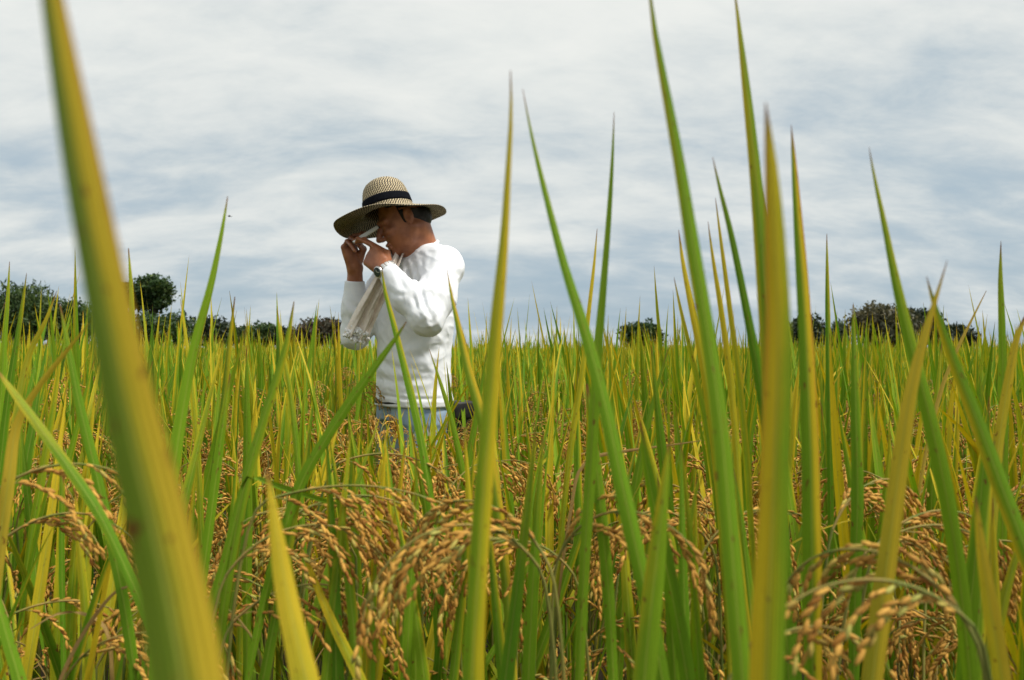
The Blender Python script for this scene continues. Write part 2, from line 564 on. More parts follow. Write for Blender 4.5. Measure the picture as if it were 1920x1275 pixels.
# grain shapes: fine (30 triangles) and plain (8 triangles)
def grain_template(fine):
    if fine:
        s, prof = 5, [(0.16, 0.62), (0.48, 1.0), (0.80, 0.66)]
    else:
        s, prof = 4, [(0.45, 1.0)]
    a = np.arange(s) * 2 * math.pi / s
    v = [[0, 0, 0]]
    for z, q in prof:
        v += [[0.5 * q * math.cos(x), 0.38 * q * math.sin(x), z] for x in a]
    v.append([0, 0, 1])
    f = []
    for j in range(s):
        f.append([0, 1 + (j + 1) % s, 1 + j])
    for k in range(len(prof) - 1):
        for j in range(s):
            p, q2 = 1 + k * s + j, 1 + k * s + (j + 1) % s
            f += [[p, q2, q2 + s], [p, q2 + s, p + s]]
    e = len(v) - 1
    b = 1 + (len(prof) - 1) * s
    for j in range(s):
        f.append([b + j, b + (j + 1) % s, e])
    return np.array(v, float), np.array(f)

G_FINE, G_PLAIN = grain_template(True), grain_template(False)

def panicle_geo(seed, L=0.21, phi0=0.25, phi1=2.5, az=0.0, nb=11, fine=True, spacing=0.0054, base=(0, 0, 0), spread=1.0, green=0.12, glen=0.0105):
    """drooping seed head: stalk and branches as tubes, grains along the branches"""
    r = np.random.default_rng(seed)
    n = 16
    t = np.linspace(0, 1, n)
    phi = phi0 + (phi1 - phi0) * t ** 1.15
    yaw = az + 0.25 * r.normal() * t
    d = np.column_stack([np.sin(phi) * np.cos(yaw), np.sin(phi) * np.sin(yaw), np.cos(phi)])
    C = np.concatenate([[[0, 0, 0]], np.cumsum((d[1:] + d[:-1]) / 2 * (L / (n - 1)), 0)]) + np.asarray(base, float)
    tubes = [tube(C, np.linspace(0.0013, 0.0005, n), 4)]
    bp, bd, bl = [], [], []
    for i in range(nb):
        s = 0.06 + 0.90 * (i + r.uniform(-0.2, 0.2)) / (nb - 1)
        s = min(max(s, 0.03), 0.97)
        p0 = np.array([np.interp(s, t, C[:, k]) for k in range(3)])
        dd = nrm(np.array([np.interp(s, t, d[:, k]) for k in range(3)]))
        bl_ = (0.098 - 0.050 * s) * r.uniform(0.8, 1.2) * L / 0.21
        m = 9
        dirn = nrm(dd + 0.42 * spread * nrm(r.normal(0, 1, 3)))
        q, pts = p0.copy(), [p0.copy()]
        for j in range(m - 1):
            dirn = nrm(dirn + np.array([0, 0, -0.24]))
            q = q + dirn * bl_ / (m - 1)
            pts.append(q.copy())
        pts = np.array(pts)
        tubes.append(tube(pts, np.linspace(0.0006, 0.0003, m), 3))
        k = max(4, int(bl_ * 0.92 / spacing))
        u = np.linspace(0.12, 1.0, k)
        pp = np.column_stack([np.interp(u, np.linspace(0, 1, m), pts[:, c]) for c in range(3)])
        tt = nrm(np.gradient(pp, axis=0))
        gd = nrm(tt + 0.30 * nrm(np.cross(tt, r.normal(0, 1, (k, 3)))))
        bp.append(pp)
        bd.append(gd)
        bl.append(np.full(k, i / nb))
    P, D = np.concatenate(bp), np.concatenate(bd)
    k = len(P)
    X = nrm(np.cross(D, r.normal(0, 1, (k, 3))))
    Y = np.cross(D, X)
    tv, tf = G_FINE if fine else G_PLAIN
    gl = glen * r.uniform(0.85, 1.15, k)[:, None, None]
    gw = 0.0041 * r.uniform(0.8, 1.12, k)[:, None, None] * (1.0 if fine else 1.25)
    v = P[:, None] + D[:, None] * (tv[None, :, 2:3] * gl) + gw * (X[:, None] * tv[None, :, 0:1] + Y[:, None] * tv[None, :, 1:2])
    f = (tf[None] + (np.arange(k) * len(tv))[:, None, None]).reshape(-1, 3)
    a = np.empty((k, len(tv), 3))
    a[:, :, 0] = np.clip(r.normal(0.5, 0.28, k), 0, 1)[:, None]
    a[:, :, 1] = ((r.random(k) < green) * r.uniform(0.3, 1.0, k))[:, None]
    a[:, :, 2] = tv[None, :, 2]
    sv, sf = cat_geo(tubes)
    return sv, sf, v.reshape(-1, 3), f, a.reshape(-1, 3)

PAN = []
for i in range(9):
    pr = np.random.default_rng(50 + i)
    kw = dict(L=pr.uniform(0.18, 0.23), phi0=pr.uniform(0.2, 0.5), phi1=pr.uniform(2.2, 2.9), nb=int(pr.integers(10, 13)), green=[0.05, 0.1, 0.3][i % 3], spread=pr.uniform(0.6, 1.1))
    sv, sf, v, f, a = panicle_geo(70 + i, **kw)
    st = np_mesh("panicle", sv, sf, M_STEM)
    gm = np_mesh("grains", v, f, M_GRAIN, {"luv": a})
    lo = panicle_geo(70 + i, fine=False, **{**kw, "spacing": 0.0074})
    far = panicle_geo(70 + i, fine=False, **{**kw, "spacing": 0.014, "glen": 0.0135, "nb": 7})
    PAN.append(dict(stem=st, grains=gm, lo=lo, far=far))

cv, cf = tube(np.column_stack([np.zeros(6), np.zeros(6), np.linspace(0, 1, 6)]), np.linspace(0.0030, 0.0016, 6), 6)
CULM = np_mesh("culm", cv, cf, M_CULM)
cv3, cf3 = tube(np.array([[0, 0, 0], [0, 0, 1.0]]), np.array([0.003, 0.0018]), 3)

def mat4(loc, rz=0.0, tilt=0.0, tdir=0.0, sx=1.0, sz=1.0):
    """spin rz about Z, then lean by tilt towards azimuth tdir"""
    ax = Vector((-math.sin(tdir), math.cos(tdir), 0))
    m = Matrix.Translation(Vector(loc)) @ Matrix.Rotation(tilt, 4, ax) @ Matrix.Rotation(rz, 4, "Z")
    return m @ Matrix.Diagonal((sx, sx, sz, 1.0))

def plant_spec(r, nculm=6, limit=None, dry=0.45, pan=0.75, base=(0, 0)):
    """a rice hill about the origin: culms, leaves and panicles as (kind, matrix)"""
    culms, leaves, pans = [], [], []
    for i in range(nculm):
        az = (i + r.uniform(-0.4, 0.4)) * 2 * math.pi / nculm
        lean = abs(r.normal(0.07, 0.05))
        hc = r.uniform(0.62, 0.84)
        b0 = np.array([math.cos(az), math.sin(az), 0]) * r.uniform(0.012, 0.035)
        dirn = np.array([math.sin(lean) * math.cos(az), math.sin(lean) * math.sin(az), math.cos(lean)])
        culms.append(mat4(b0, 0, lean, az, 1.0, hc))
        top = b0 + dirn * hc
        def put(kinds, frac, tilt, spread=1.2):
            k = int(r.choice(kinds))
            loc = b0 + dirn * hc * frac
            a = az + r.normal(0, spread)
            s = r.uniform(0.85, 1.12)
            m = mat4(loc, a, tilt, a, s, s)
            tipz = (m @ Vector(P_NEAR[k]["tip"])).z
            lim = limit(m @ Vector(P_NEAR[k]["tip"])) if limit else 9
            if tipz > lim:
                f = max(0.45, (lim - loc[2]) / (tipz - loc[2] + 1e-6))
                m = mat4((loc[0], loc[1], loc[2] - (0.10 if f < 0.5 else 0)), a, tilt, a, s, s * f)
            leaves.append((k, m))
        put(FLAG, 0.93, abs(r.normal(0.08, 0.13)))
        if r.random() < 0.9:
            put(FLAG + ARCH[:3], 0.72, abs(r.normal(0.20, 0.15)))
        if r.random() < 0.45:
            put(ARCH + (FOLD if r.random() < 0.4 else []), 0.55, r.uniform(0.15, 0.5))
        put(ARCH + FLAG[:4], r.uniform(0.28, 0.45), r.uniform(0.08, 0.45))
        if r.random() < dry:
            put(DRY, r.uniform(0.35, 0.8), r.uniform(0.2, 0.8))
        if r.random() < pan:
            a = az + r.normal(0, 0.7)
            pans.append((int(r.integers(0, len(PAN))), mat4(top, a, 0, 0, r.uniform(0.9, 1.1), r.uniform(0.9, 1.1))))
    if not pans:
        pans.append((0, mat4(top, az)))
    return culms, leaves, pans

# ------------------------------------------------------------------ hero rice: the tall blades in front, each at its own distance
def spline(P, n):
    P = np.asarray(P, float)
    d = np.concatenate([[0], np.cumsum(np.linalg.norm(np.diff(P[:, :3], axis=0), axis=1))])
    u = np.linspace(0, d[-1], n)
    Q = np.concatenate([[2 * P[0] - P[1]], P, [2 * P[-1] - P[-2]]])
    out = []
    for x in u:
        i = min(np.searchsorted(d, x, side="right") - 1, len(P) - 2)
        s = (x - d[i]) / (d[i + 1] - d[i] + 1e-9)
        p0, p1, p2, p3 = Q[i], Q[i + 1], Q[i + 2], Q[i + 3]
        out.append(0.5 * (2 * p1 + (p2 - p0) * s + (2 * p0 - 5 * p1 + 4 * p2 - p3) * s * s + (3 * p1 - p0 - 3 * p2 + p3) * s ** 3))
    return np.array(out)

# plant key -> list of blades: (distance, [(px, py, width px) from tip to base], yellow, dry, half, turn, slant)
HERO = {
 "giant": [(0.165, [(66, -190, 6), (76, -90, 30), (90, 0, 50), (130, 240, 74), (168, 440, 92), (232, 760, 112), (290, 1000, 126), (345, 1275, 140)], 0.26, 0.16, 0.80, -0.45, 0.0)],
 "lone_left": [(0.68, [(426, 368, 2), (415, 440, 12), (395, 540, 20), (368, 640, 25), (345, 760, 29), (325, 900, 32), (312, 1010, 30)], -0.12, 0, 0.0, 0.4, 0.03),
               (0.95, [(440, 556, 2), (430, 640, 11), (418, 760, 15), (400, 900, 17), (388, 1040, 16)], 0.15, 0, 0.2, -0.3, 0.0),
               (0.80, [(432, 700, 2), (418, 800, 18), (398, 960, 24), (378, 1120, 26)], -0.15, 0, 0, 0.2, 0.0)],
 "left_pair": [(0.90, [(240, 465, 2), (246, 540, 9), (252, 640, 14), (268, 760, 18), (290, 900, 19)], -0.05, 0, 0.2, 0.3, 0.0),
               (1.00, [(338, 560, 1), (350, 640, 8), (362, 740, 12), (372, 860, 14), (378, 980, 14)], 0.35, 0, 0, 0.2, 0.0)],
 "centre_left": [(0.75, [(652, 948, 3), (610, 938, 11), (560, 922, 14), (515, 908, 14), (486, 896, 11), (470, 892, 10), (456, 915, 15), (442, 975, 20), (424, 1050, 23), (402, 1130, 24)], -0.40, 0, 0, 0.2, 0.0),
               (0.75, [(551, 565, 2), (538, 640, 14), (515, 720, 21), (490, 800, 25), (462, 900, 27), (440, 1010, 26)], -0.02, 0, 0.25, -0.3, 0.0),
               (0.95, [(519, 578, 1), (530, 650, 9), (548, 760, 13), (560, 880, 15)], 0.2, 0, 0, 0.2, 0.0)],
 "edge_left": [(1.15, [(17, 490, 1), (14, 560, 8), (8, 640, 12), (2, 760, 14), (-6, 900, 14)], 0.0, 0, 0, 0.2, 0.0),
               (1.05, [(49, 512, 1), (40, 580, 9), (28, 660, 14), (14, 760, 17), (0, 900, 17)], 0.0, 0, 0.1, -0.2, 0.0),
               (0.95, [(106, 545, 1), (86, 600, 8), (55, 665, 13), (38, 740, 16), (25, 840, 17), (12, 960, 17)], 0.25, 0.1, 0, 0.2, 0.0),
               (0.62, [(172, 600, 1), (120, 665, 10), (70, 730, 14), (32, 800, 22), (18, 900, 28), (2, 1010, 30)], 0.75, 0.25, 0, 0.2, 0.0),
               (0.60, [(-8, 690, 3), (34, 745, 18), (90, 820, 24), (150, 905, 26), (200, 985, 24)], 0.1, 0, 0, 0.3, 0.0)],
 "left_low": [(0.70, [(262, 1096, 2), (222, 1106, 7), (178, 1158, 10), (140, 1222, 11), (112, 1290, 11)], 0.6, 1.0, 0, 0.5, 0.0),
              (0.75, [(60, 1178, 2), (110, 1150, 6), (165, 1150, 8), (205, 1185, 9), (215, 1290, 9)], 0.6, 0.9, 0, 0.5, 0.0),
              (0.70, [(112, 570, 2), (130, 660, 14), (150, 760, 20), (180, 880, 23), (210, 1010, 25), (235, 1130, 25)], -0.18, 0, 0, 0.2, 0.0),
              (0.80, [(142, 915, 2), (150, 1010, 14), (160, 1120, 20), (172, 1275, 23)], 0.35, 0, 0, -0.2, 0.0),
              (0.90, [(118, 880, 12), (118, 980, 13), (119, 1080, 14), (122, 1190, 13)], -0.1, 0, 0, 0.2, 0.0),
              (0.60, [(-30, 1060, 12), (-2, 1130, 24), (22, 1210, 28), (45, 1290, 30)], -0.3, 0, 0, 0.2, 0.0)],
 "brown_streak": [(0.36, [(500, 878, 2), (510, 935, 16), (522, 1010, 32), (542, 1120, 46), (566, 1230, 54), (580, 1300, 57)], 0.55, 0.10, 0.1, 0.1, 0.0),
              (0.72, [(563, 1018, 2), (590, 1085, 13), (625, 1165, 19), (665, 1245, 23), (690, 1300, 24)], 0.5, 0, 0, 0.2, 0.0)],
 "diagonal": [(0.72, [(762, 603, 2), (738, 640, 11), (700, 692, 18), (655, 755, 22), (610, 825, 25), (575, 885, 26), (545, 960, 25)], -0.25, 0, 0, 0.25, 0.0),
              (0.95, [(655, 1118, 14), (648, 1105, 16), (656, 1130, 26), (660, 1200, 28), (662, 1290, 28)], 0.15, 0, 0, 0.0, 0.0)],
 "before_person": [(0.95, [(715, 498, 1), (722, 545, 8), (738, 605, 13), (757, 680, 18), (780, 775, 21), (800, 880, 22), (812, 980, 21)], 0.05, 0, 0.2, 0.2, 0.0),
              (1.15, [(805, 655, 1), (830, 730, 9), (850, 800, 13), (870, 900, 16), (884, 1000, 16)], -0.05, 0, 0, 0.2, 0.0)],
 "brown_tip": [(0.80, [(838, 505, 1), (848, 560, 8), (862, 620, 15), (880, 700, 21), (905, 790, 26), (925, 900, 28), (940, 1010, 26)], 0.30, 0.10, 0.7, 0.1, 0.0),
              (1.00, [(722, 875, 2), (735, 940, 12), (752, 1010, 15), (770, 1080, 14)], 1.0, 0.30, 0, 0.2, 0.0)],
 "yellow_centre": [(0.42, [(957, 130, 2), (958, 215, 8), (952, 330, 14), (945, 450, 20), (930, 620, 29), (916, 800, 37), (900, 1020, 43), (885, 1275, 46)], 0.40, 0, 0.25, -0.15, 0.0)],
 "crossing": [(0.95, [(1315, 826, 2), (1245, 836, 5), (1170, 846, 8), (1120, 856, 9), (1085, 885, 9), (1070, 960, 9)], 0.6, 0.95, 0, 0.4, 0.0),
              (0.50, [(980, 165, 1), (1000, 265, 9), (1028, 380, 17), (1060, 500, 25), (1098, 620, 33), (1135, 760, 40), (1165, 900, 43), (1195, 1040, 43), (1225, 1180, 40)], -0.20, 0, 0.1, 0.25, 0.0),
              (0.62, [(1152, 208, 1), (1148, 300, 9), (1140, 420, 16), (1130, 540, 22), (1118, 680, 27), (1108, 850, 30), (1096, 1040, 29)], -0.22, 0, 0, -0.3, 0.0),
              (0.95, [(1120, 428, 1), (1114, 500, 8), (1104, 590, 12), (1092, 700, 14), (1070, 840, 16)], 0.55, 0, 0, 0.2, 0.0),
              (0.66, [(1100, 720, 6), (1112, 820, 22), (1126, 950, 29), (1140, 1100, 31), (1148, 1230, 30)], -0.2, 0, 0, 0.3, 0.0)],
 "bright_young": [(0.46, [(1256, 820, 2), (1248, 890, 15), (1238, 980, 29), (1226, 1090, 38), (1214, 1200, 43), (1206, 1290, 45)], 0.02, 0, -0.2, 0.1, 0.0),
              (0.62, [(1200, 790, 3), (1215, 890, 22), (1240, 1020, 30), (1268, 1160, 33), (1290, 1290, 33)], -0.25, 0, 0, -0.3, 0.0)],
 "tall_right": [(0.42, [(1215, -60, 3), (1228, 50, 14), (1250, 170, 23), (1276, 310, 32), (1302, 470, 40), (1330, 640, 46), (1352, 800, 50), (1368, 980, 53), (1382, 1160, 52), (1392, 1290, 50)], -0.10, 0, -0.25, 0.2, 0.0),
              (0.60, [(1337, 293, 1), (1350, 350, 9), (1372, 440, 15), (1396, 560, 21), (1420, 690, 25), (1440, 830, 27), (1452, 980, 26)], -0.15, 0, 0, 0.3, 0.0),
              (0.80, [(1342, 370, 1), (1352, 450, 8), (1366, 560, 13), (1382, 690, 17), (1396, 830, 19), (1406, 980, 18)], 0.45, 0, 0, -0.2, 0.0),
              (0.80, [(1328, 415, 1), (1338, 490, 9), (1352, 580, 14), (1368, 700, 17), (1380, 830, 18)], 0.6, 0, 0, 0.2, 0.0)],
 "short_yellow": [(0.80, [(1273, 430, 1), (1281, 490, 10), (1296, 570, 15), (1318, 680, 18), (1335, 800, 19), (1348, 930, 18)], 0.65, 0, 0.1, 0.2, 0.0),
              (0.90, [(1264, 520, 1), (1276, 580, 8), (1294, 660, 12), (1318, 770, 15), (1338, 900, 16)], 0.25, 0, 0, -0.2, 0.0)],
 "orange_blur": [(0.31, [(1437, 190, 2), (1442, 250, 14), (1449, 340, 26), (1455, 470, 38), (1459, 620, 46), (1455, 780, 52), (1448, 960, 58), (1440, 1130, 62), (1434, 1290, 64)], 0.62, 0, -0.55, 0.1, 0.0),
              (0.55, [(1378, -30, 2), (1387, 40, 8), (1400, 150, 15), (1413, 270, 21), (1424, 390, 26), (1435, 540, 30), (1444, 700, 32), (1455, 880, 32), (1468, 1080, 31)], 0.15, 0, -0.2, 0.2, 0.0)],
 "two_tone": [(0.56, [(1485, 233, 1), (1490, 300, 11), (1497, 400, 19), (1506, 530, 28), (1514, 680, 34), (1519, 850, 38), (1521, 1050, 40), (1522, 1290, 39)], 0.28, 0, 0.85, 0.1, 0.0),
              (0.95, [(1551, 438, 1), (1552, 510, 8), (1553, 600, 12), (1555, 720, 14), (1556, 860, 14)], 0.1, 0, 0.2, 0.2, 0.0),
              (0.72, [(1600, 570, 2), (1602, 660, 14), (1605, 790, 22), (1607, 920, 26), (1603, 1060, 26)], -0.15, 0, 0.2, 0.2, 0.0)],
 "right_lean": [(0.55, [(1631, 275, 1), (1641, 330, 7), (1660, 420, 14), (1680, 520, 21), (1705, 630, 27), (1735, 750, 33), (1762, 870, 36), (1785, 1000, 37), (1802, 1130, 35)], -0.05, 0, 0.1, 0.2, 0.0),
              (0.48, [(1777, 488, 1), (1758, 550, 8), (1735, 625, 18), (1712, 710, 27), (1694, 810, 34), (1678, 930, 40), (1658, 1080, 45), (1632, 1290, 48)], 0.70, 0.12, 0.15, 0.15, 0.0)],
 "right_edge": [(0.50, [(1738, 518, 1), (1752, 570, 11), (1775, 640, 20), (1805, 720, 28), (1840, 810, 36), (1880, 920, 42), (1925, 1040, 45), (1965, 1150, 45)], 0.02, 0, -0.45, 0.2, 0.0),
              (0.85, [(1878, 452, 1), (1877, 520, 10), (1879, 600, 15), (1880, 700, 19), (1880, 830, 21), (1878, 970, 20)], -0.10, 0, 0, 0.2, 0.0),
              (1.00, [(1850, 545, 1), (1822, 600, 5), (1795, 655, 7), (1765, 730, 9), (1740, 830, 9)], 0.8, 0.5, 0, 0.2, 0.0),
              (0.72, [(1924, 590, 4), (1905, 640, 15), (1890, 720, 20), (1872, 830, 23), (1862, 960, 22)], 0.55, 0.1, 0, 0.2, 0.0),
              (0.46, [(1828, 930, 3), (1836, 1010, 20), (1850, 1110, 32), (1866, 1210, 38), (1878, 1290, 40)], 0.55, 0.15, 0.2, 0.1, 0.0)],
}
HERO_LABEL = {
 "giant": "rice plant whose huge out of focus green and orange blade crosses the left side",
 "lone_left": "rice plant with a tall bright green blade rising alone above the left tree line",
 "left_pair": "rice plant with thin green and yellow blades beside the round green tree",
 "centre_left": "rice plant with green blades leaning right, midway between the blurred blade and the person",
 "edge_left": "rice plant at the far left edge with crossing green and orange blades",
 "left_low": "rice plant with long dark green blades left of the huge blurred blade, low in front",
 "brown_streak": "rice plant with a short yellow blade with brown streak, bottom centre left",
 "diagonal": "rice plant with a dark green blade slanting across the person's waist, reddish tip",
 "before_person": "rice plant whose slim green blade stands in front of the watch and shirt",
 "brown_tip": "rice plant with brown tipped orange edged blade at the person's back",
 "yellow_centre": "rice plant with one tall yellow green blade just right of the person",
 "crossing": "rice plant with two tall green blades forming a V right of centre",
 "bright_young": "rice plant with a short bright yellow green blade at the bottom right of centre",
 "tall_right": "rice plant with the tallest wide green blade reaching the top edge, right of centre",
 "short_yellow": "rice plant with short yellow blades at the foot of the tallest blade",
 "orange_blur": "rice plant with a blurred orange yellow upright blade, right of centre",
 "two_tone": "rice plant with a straight blade half green half yellow, right of the orange one",
 "right_lean": "rice plant with a green blade crossing a tan yellow blade on the right",
 "right_edge": "rice plant at the right edge with blades leaning out of the picture",
}
# more upright plants between the tall ones and the canopy
er = np.random.default_rng(31)
for k in range(22):
    x0 = 40 + 1880 * ((k * 0.618 + 0.11) % 1.0)
    d0 = er.uniform(0.62, 1.20)
    blades = []
    for j in range(int(er.integers(3, 5))):
        dd0 = d0 * er.uniform(0.93, 1.08)
        lean = er.normal(0, 0.13)
        top = er.uniform(640, 900) if dd0 > 0.8 else er.uniform(740, 960)
        xt = x0 + er.normal(0, 45)
        if 600 < xt < 900:
            top = max(top, 800)
        length = er.uniform(0.26, 0.36) * FPX / dd0
        wmax = er.uniform(0.0095, 0.0140) * FPX / dd0 / 0.78
        pts = []
        for q, wq in ((0, 0.04), (0.12, 0.34), (0.28, 0.62), (0.5, 0.88), (0.75, 1.0), (1.0, 0.92)):
            pts.append((xt - lean * length * (q - 0.45 * q * q * (1 if j % 2 else -0.3)), top + q * length, wq * wmax))
        blades.append((dd0, pts, float(np.clip(er.normal(0.06, 0.28), -0.3, 0.75)), 0.0, float(er.choice([0, 0, 0.4, -0.4])), er.uniform(-0.4, 0.4), 0.0))
    HERO["row%d" % k] = blades
    HERO_LABEL["row%d" % k] = "rice plant with a few upright blades over the near panicles, " + ("left of the person" if x0 < 600 else "below the person" if x0 < 900 else "right of the person" if x0 < 1420 else "by the right edge")

# measured slimming of the first width estimates
SLIM = {"giant": 1.0, "yellow_centre": 0.84, "two_tone": 0.84, "orange_blur": 0.98, "brown_streak": 0.90, "bright_young": 0.95, "tall_right": 0.70, "crossing": 0.72, "right_lean": 0.78}
hero_bases = []
hi = 0
for key, blades in HERO.items():
    ligs, geo = [], []
    for (d, pts, ye, dr, ha, turn, slant) in blades:
        hi += 1
        r = np.random.default_rng(4000 + hi)
        n = len(pts)
        P = np.array([np.append(at(p[0], p[1], d * (1 + slant * (1 - i / (n - 1)))), SLIM.get(key, 0.78) * p[2] * d / FPX) for i, p in enumerate(pts)])
        # carry the blade on below the last sighted point to its collar
        t0 = nrm(P[-1, :3] - P[-2, :3])
        w0 = P[-1, 3]
        q = P[-1, :3].copy()
        ext = []
        for s, wf in ((0.07, 0.92), (0.07, 0.72), (0.05, 0.45)):
            t0 = nrm(t0 * 0.75 + np.array([0, 0.02, -1.0]) * 0.25)
            q = q + t0 * s
            if q[2] < 0.30:
                break
            ext.append(np.append(q, w0 * wf))
        if ext:
            P = np.concatenate([P, ext])
        S = spline(P, 34)[::-1]                      # base to tip
        C, W = S[:, :3], np.maximum(S[:, 3], 0.0003)
        W = W * (1 + 0.05 * np.sin(np.linspace(0, 9, 34) + hi) * np.sin(np.linspace(0, 23, 34)))
        T = nrm(np.gradient(C, axis=0))
        view = nrm(C - np.array([0, 0, CAM_H]))
        s0 = nrm(np.cross(view, T))
        s0 = np.where((s0[:, :1] < 0), -s0, s0)
        nn = np.cross(T, s0)
        tw = turn + 0.22 * np.sin(np.linspace(0, 5, len(C)) + r.uniform(0, 6))
        side = np.cos(tw)[:, None] * s0 + np.sin(tw)[:, None] * nn
        v, f, uv = ribbon(C, side, W / 0.95, 0.30, 5)
        luv = np.column_stack([uv, np.full(len(uv), (hi * 0.37) % 1.0)])
        lcol = np.tile([ye - 0.10, dr, ha], (len(uv), 1))
        ligs.append(C[0])
        geo.append((v, f, luv, lcol, C[0], T[0]))
    ligs = np.array(ligs)
    base = np.array([ligs[:, 0].mean(), max(ligs[:, 1].mean(), 0.16), 0.0])
    hero_bases.append(base)
    root = link("rice_plant", None, loc=base)
    tag(root, HERO_LABEL[key], "rice plant", "upright rice plants in the near rows" if key.startswith("row") else "tall rice plants close to the camera")
    for j, (v, f, luv, lcol, lg, tg) in enumerate(geo):
        link("leaf", np_mesh("leaf", v - base, f, M_LEAF, {"luv": luv, "lcol": lcol}), root)
        a = j * 2.4
        b0 = base + np.array([math.cos(a), math.sin(a), 0]) * 0.018
        u = np.linspace(0, 1, 9)[:, None]
        p1 = lg - tg * min(0.22, lg[2] * 0.4)
        Cc = (1 - u) ** 2 * lg + 2 * u * (1 - u) * p1 + u ** 2 * b0
        vv_, ff_ = tube(Cc[::-1] - base, np.linspace(0.0030, 0.0022, 9), 6)
        link("culm", np_mesh("culm", vv_, ff_, M_CULM), root)
    HERO[key] = root
hero_bases = np.array(hero_bases)

# panicles seen singly in the photograph: (plant, d, px, py of the neck, heading in plan, length, phi0, phi1, branches, green, spread)
HPAN = [
 ("centre_left", 0.72, 500, 908, 0.0, 0.20, 1.25, 2.15, 11, 0.05, 0.7),
 ("centre_left", 0.78, 545, 930, 0.1, 0.19, 1.0, 2.85, 12, 0.06, 0.6),
 ("diagonal", 0.80, 560, 962, -0.2, 0.19, 0.9, 2.95, 12, 0.08, 0.6),
 ("diagonal", 0.95, 636, 850, 0.1, 0.15, 1.2, 2.4, 7, 0.05, 0.8),
 ("diagonal", 1.00, 610, 930, 0.2, 0.18, 1.1, 2.6, 9, 0.05, 0.8),
 ("brown_tip", 0.95, 700, 1000, 0.3, 0.19, 1.1, 2.8, 12, 0.05, 0.7),
 ("brown_tip", 0.80, 700, 1050, 0.2, 0.19, 0.9, 2.9, 12, 0.12, 0.7),
 ("yellow_centre", 0.62, 1030, 950, 2.7, 0.18, 0.5, 2.95, 12, 0.25, 0.7),
 ("yellow_centre", 0.60, 1010, 965, 3.6, 0.18, 0.6, 3.05, 12, 0.30, 0.6),
 ("yellow_centre", 0.68, 1045, 940, -0.6, 0.18, 0.4, 3.05, 12, 0.15, 0.6),
 ("bright_young", 0.80, 1310, 965, 0.3, 0.18, 0.5, 3.0, 13, 0.10, 0.6),
 ("bright_young", 0.85, 1335, 950, 3.3, 0.18, 0.5, 3.05, 13, 0.06, 0.6),
 ("tall_right", 0.90, 1300, 985, 2.6, 0.18, 0.5, 3.0, 12, 0.05, 0.6),
 ("edge_left", 0.66, -15, 868, 0.0, 0.19, 0.9, 2.95, 12, 0.10, 0.5),
 ("edge_left", 0.75, 10, 960, 0.1, 0.18, 0.9, 2.9, 12, 0.10, 0.6),
 ("left_low", 0.85, 30, 1130, 0.3, 0.16, 1.2, 2.6, 10, 0.0, 0.9),
 ("lone_left", 0.70, 425, 985, 0.1, 0.19, 0.6, 2.9, 11, 0.15, 0.7),
 ("lone_left", 0.72, 440, 1100, 0.2, 0.18, 0.8, 2.9, 11, 0.05, 0.7),
 ("brown_streak", 0.75, 480, 1120, 2.9, 0.18, 0.6, 2.9, 11, 0.2, 0.7),
 ("two_tone", 0.72, 1620, 985, 0.1, 0.18, 0.9, 2.85, 11, 0.08, 0.6),
 ("two_tone", 0.78, 1560, 905, 0.4, 0.18, 0.5, 3.0, 11, 0.10, 0.6),
 ("right_lean", 0.74, 1650, 960, 0.2, 0.18, 0.9, 2.9, 12, 0.10, 0.7),
 ("right_edge", 0.44, 1822, 1075, 3.3, 0.15, 0.8, 2.6, 8, 0.20, 0.5),
 ("right_edge", 0.46, 1830, 1060, 2.4, 0.16, 0.4, 3.0, 9, 0.30, 0.4),
 ("right_edge", 0.85, 1750, 1010, 0.0, 0.18, 0.8, 2.9, 12, 0.05, 0.8),
 ("orange_blur", 0.50, 1370, 1180, 0.2, 0.13, 0.7, 2.7, 6, 0.25, 0.6),
 ("crossing", 0.80, 1075, 1000, 3.4, 0.18, 0.6, 2.95, 12, 0.12, 0.7),
 ("crossing", 0.90, 1170, 960, 0.4, 0.18, 0.6, 2.9, 12, 0.05, 0.8),
]
PAN_LABEL = {
 "centre_left": "rice plant whose golden panicles arch to the right below the folded dark leaf",
 "diagonal": "rice plant with panicles spreading sideways below the person's waist",
 "brown_tip": "rice plant with heavy brown panicles hanging just left of the tall yellow blade",
 "yellow_centre": "rice plant with long pale panicles hanging straight down, right of the tall yellow blade",
 "bright_young": "rice plant with a thick hanging brown panicle cluster left of the tallest blade",
 "tall_right": "rice plant with one hanging panicle at the foot of the tallest blade",
 "edge_left": "rice plant with a bowed golden panicle at the left edge",
 "left_low": "rice plant with a withered panicle in the bottom left corner",
 "lone_left": "rice plant with thin panicles just right of the huge blurred blade",
 "brown_streak": "rice plant with a panicle hanging beside the short yellow brown streaked blade",
 "two_tone": "rice plant with panicles right of the half green half yellow blade",
 "right_lean": "rice plant with a panicle right behind the tan yellow blade",
 "right_edge": "rice plant with blurred close panicles in the bottom right corner",
 "orange_blur": "rice plant with a small greenish panicle at the foot of the blurred orange blade",
 "crossing": "rice plant with brown panicles behind the two green blades forming a V",
}
byp = {}
for i, it in enumerate(HPAN):
    byp.setdefault(it[0], []).append((i,) + it[1:])
pan_bases = []
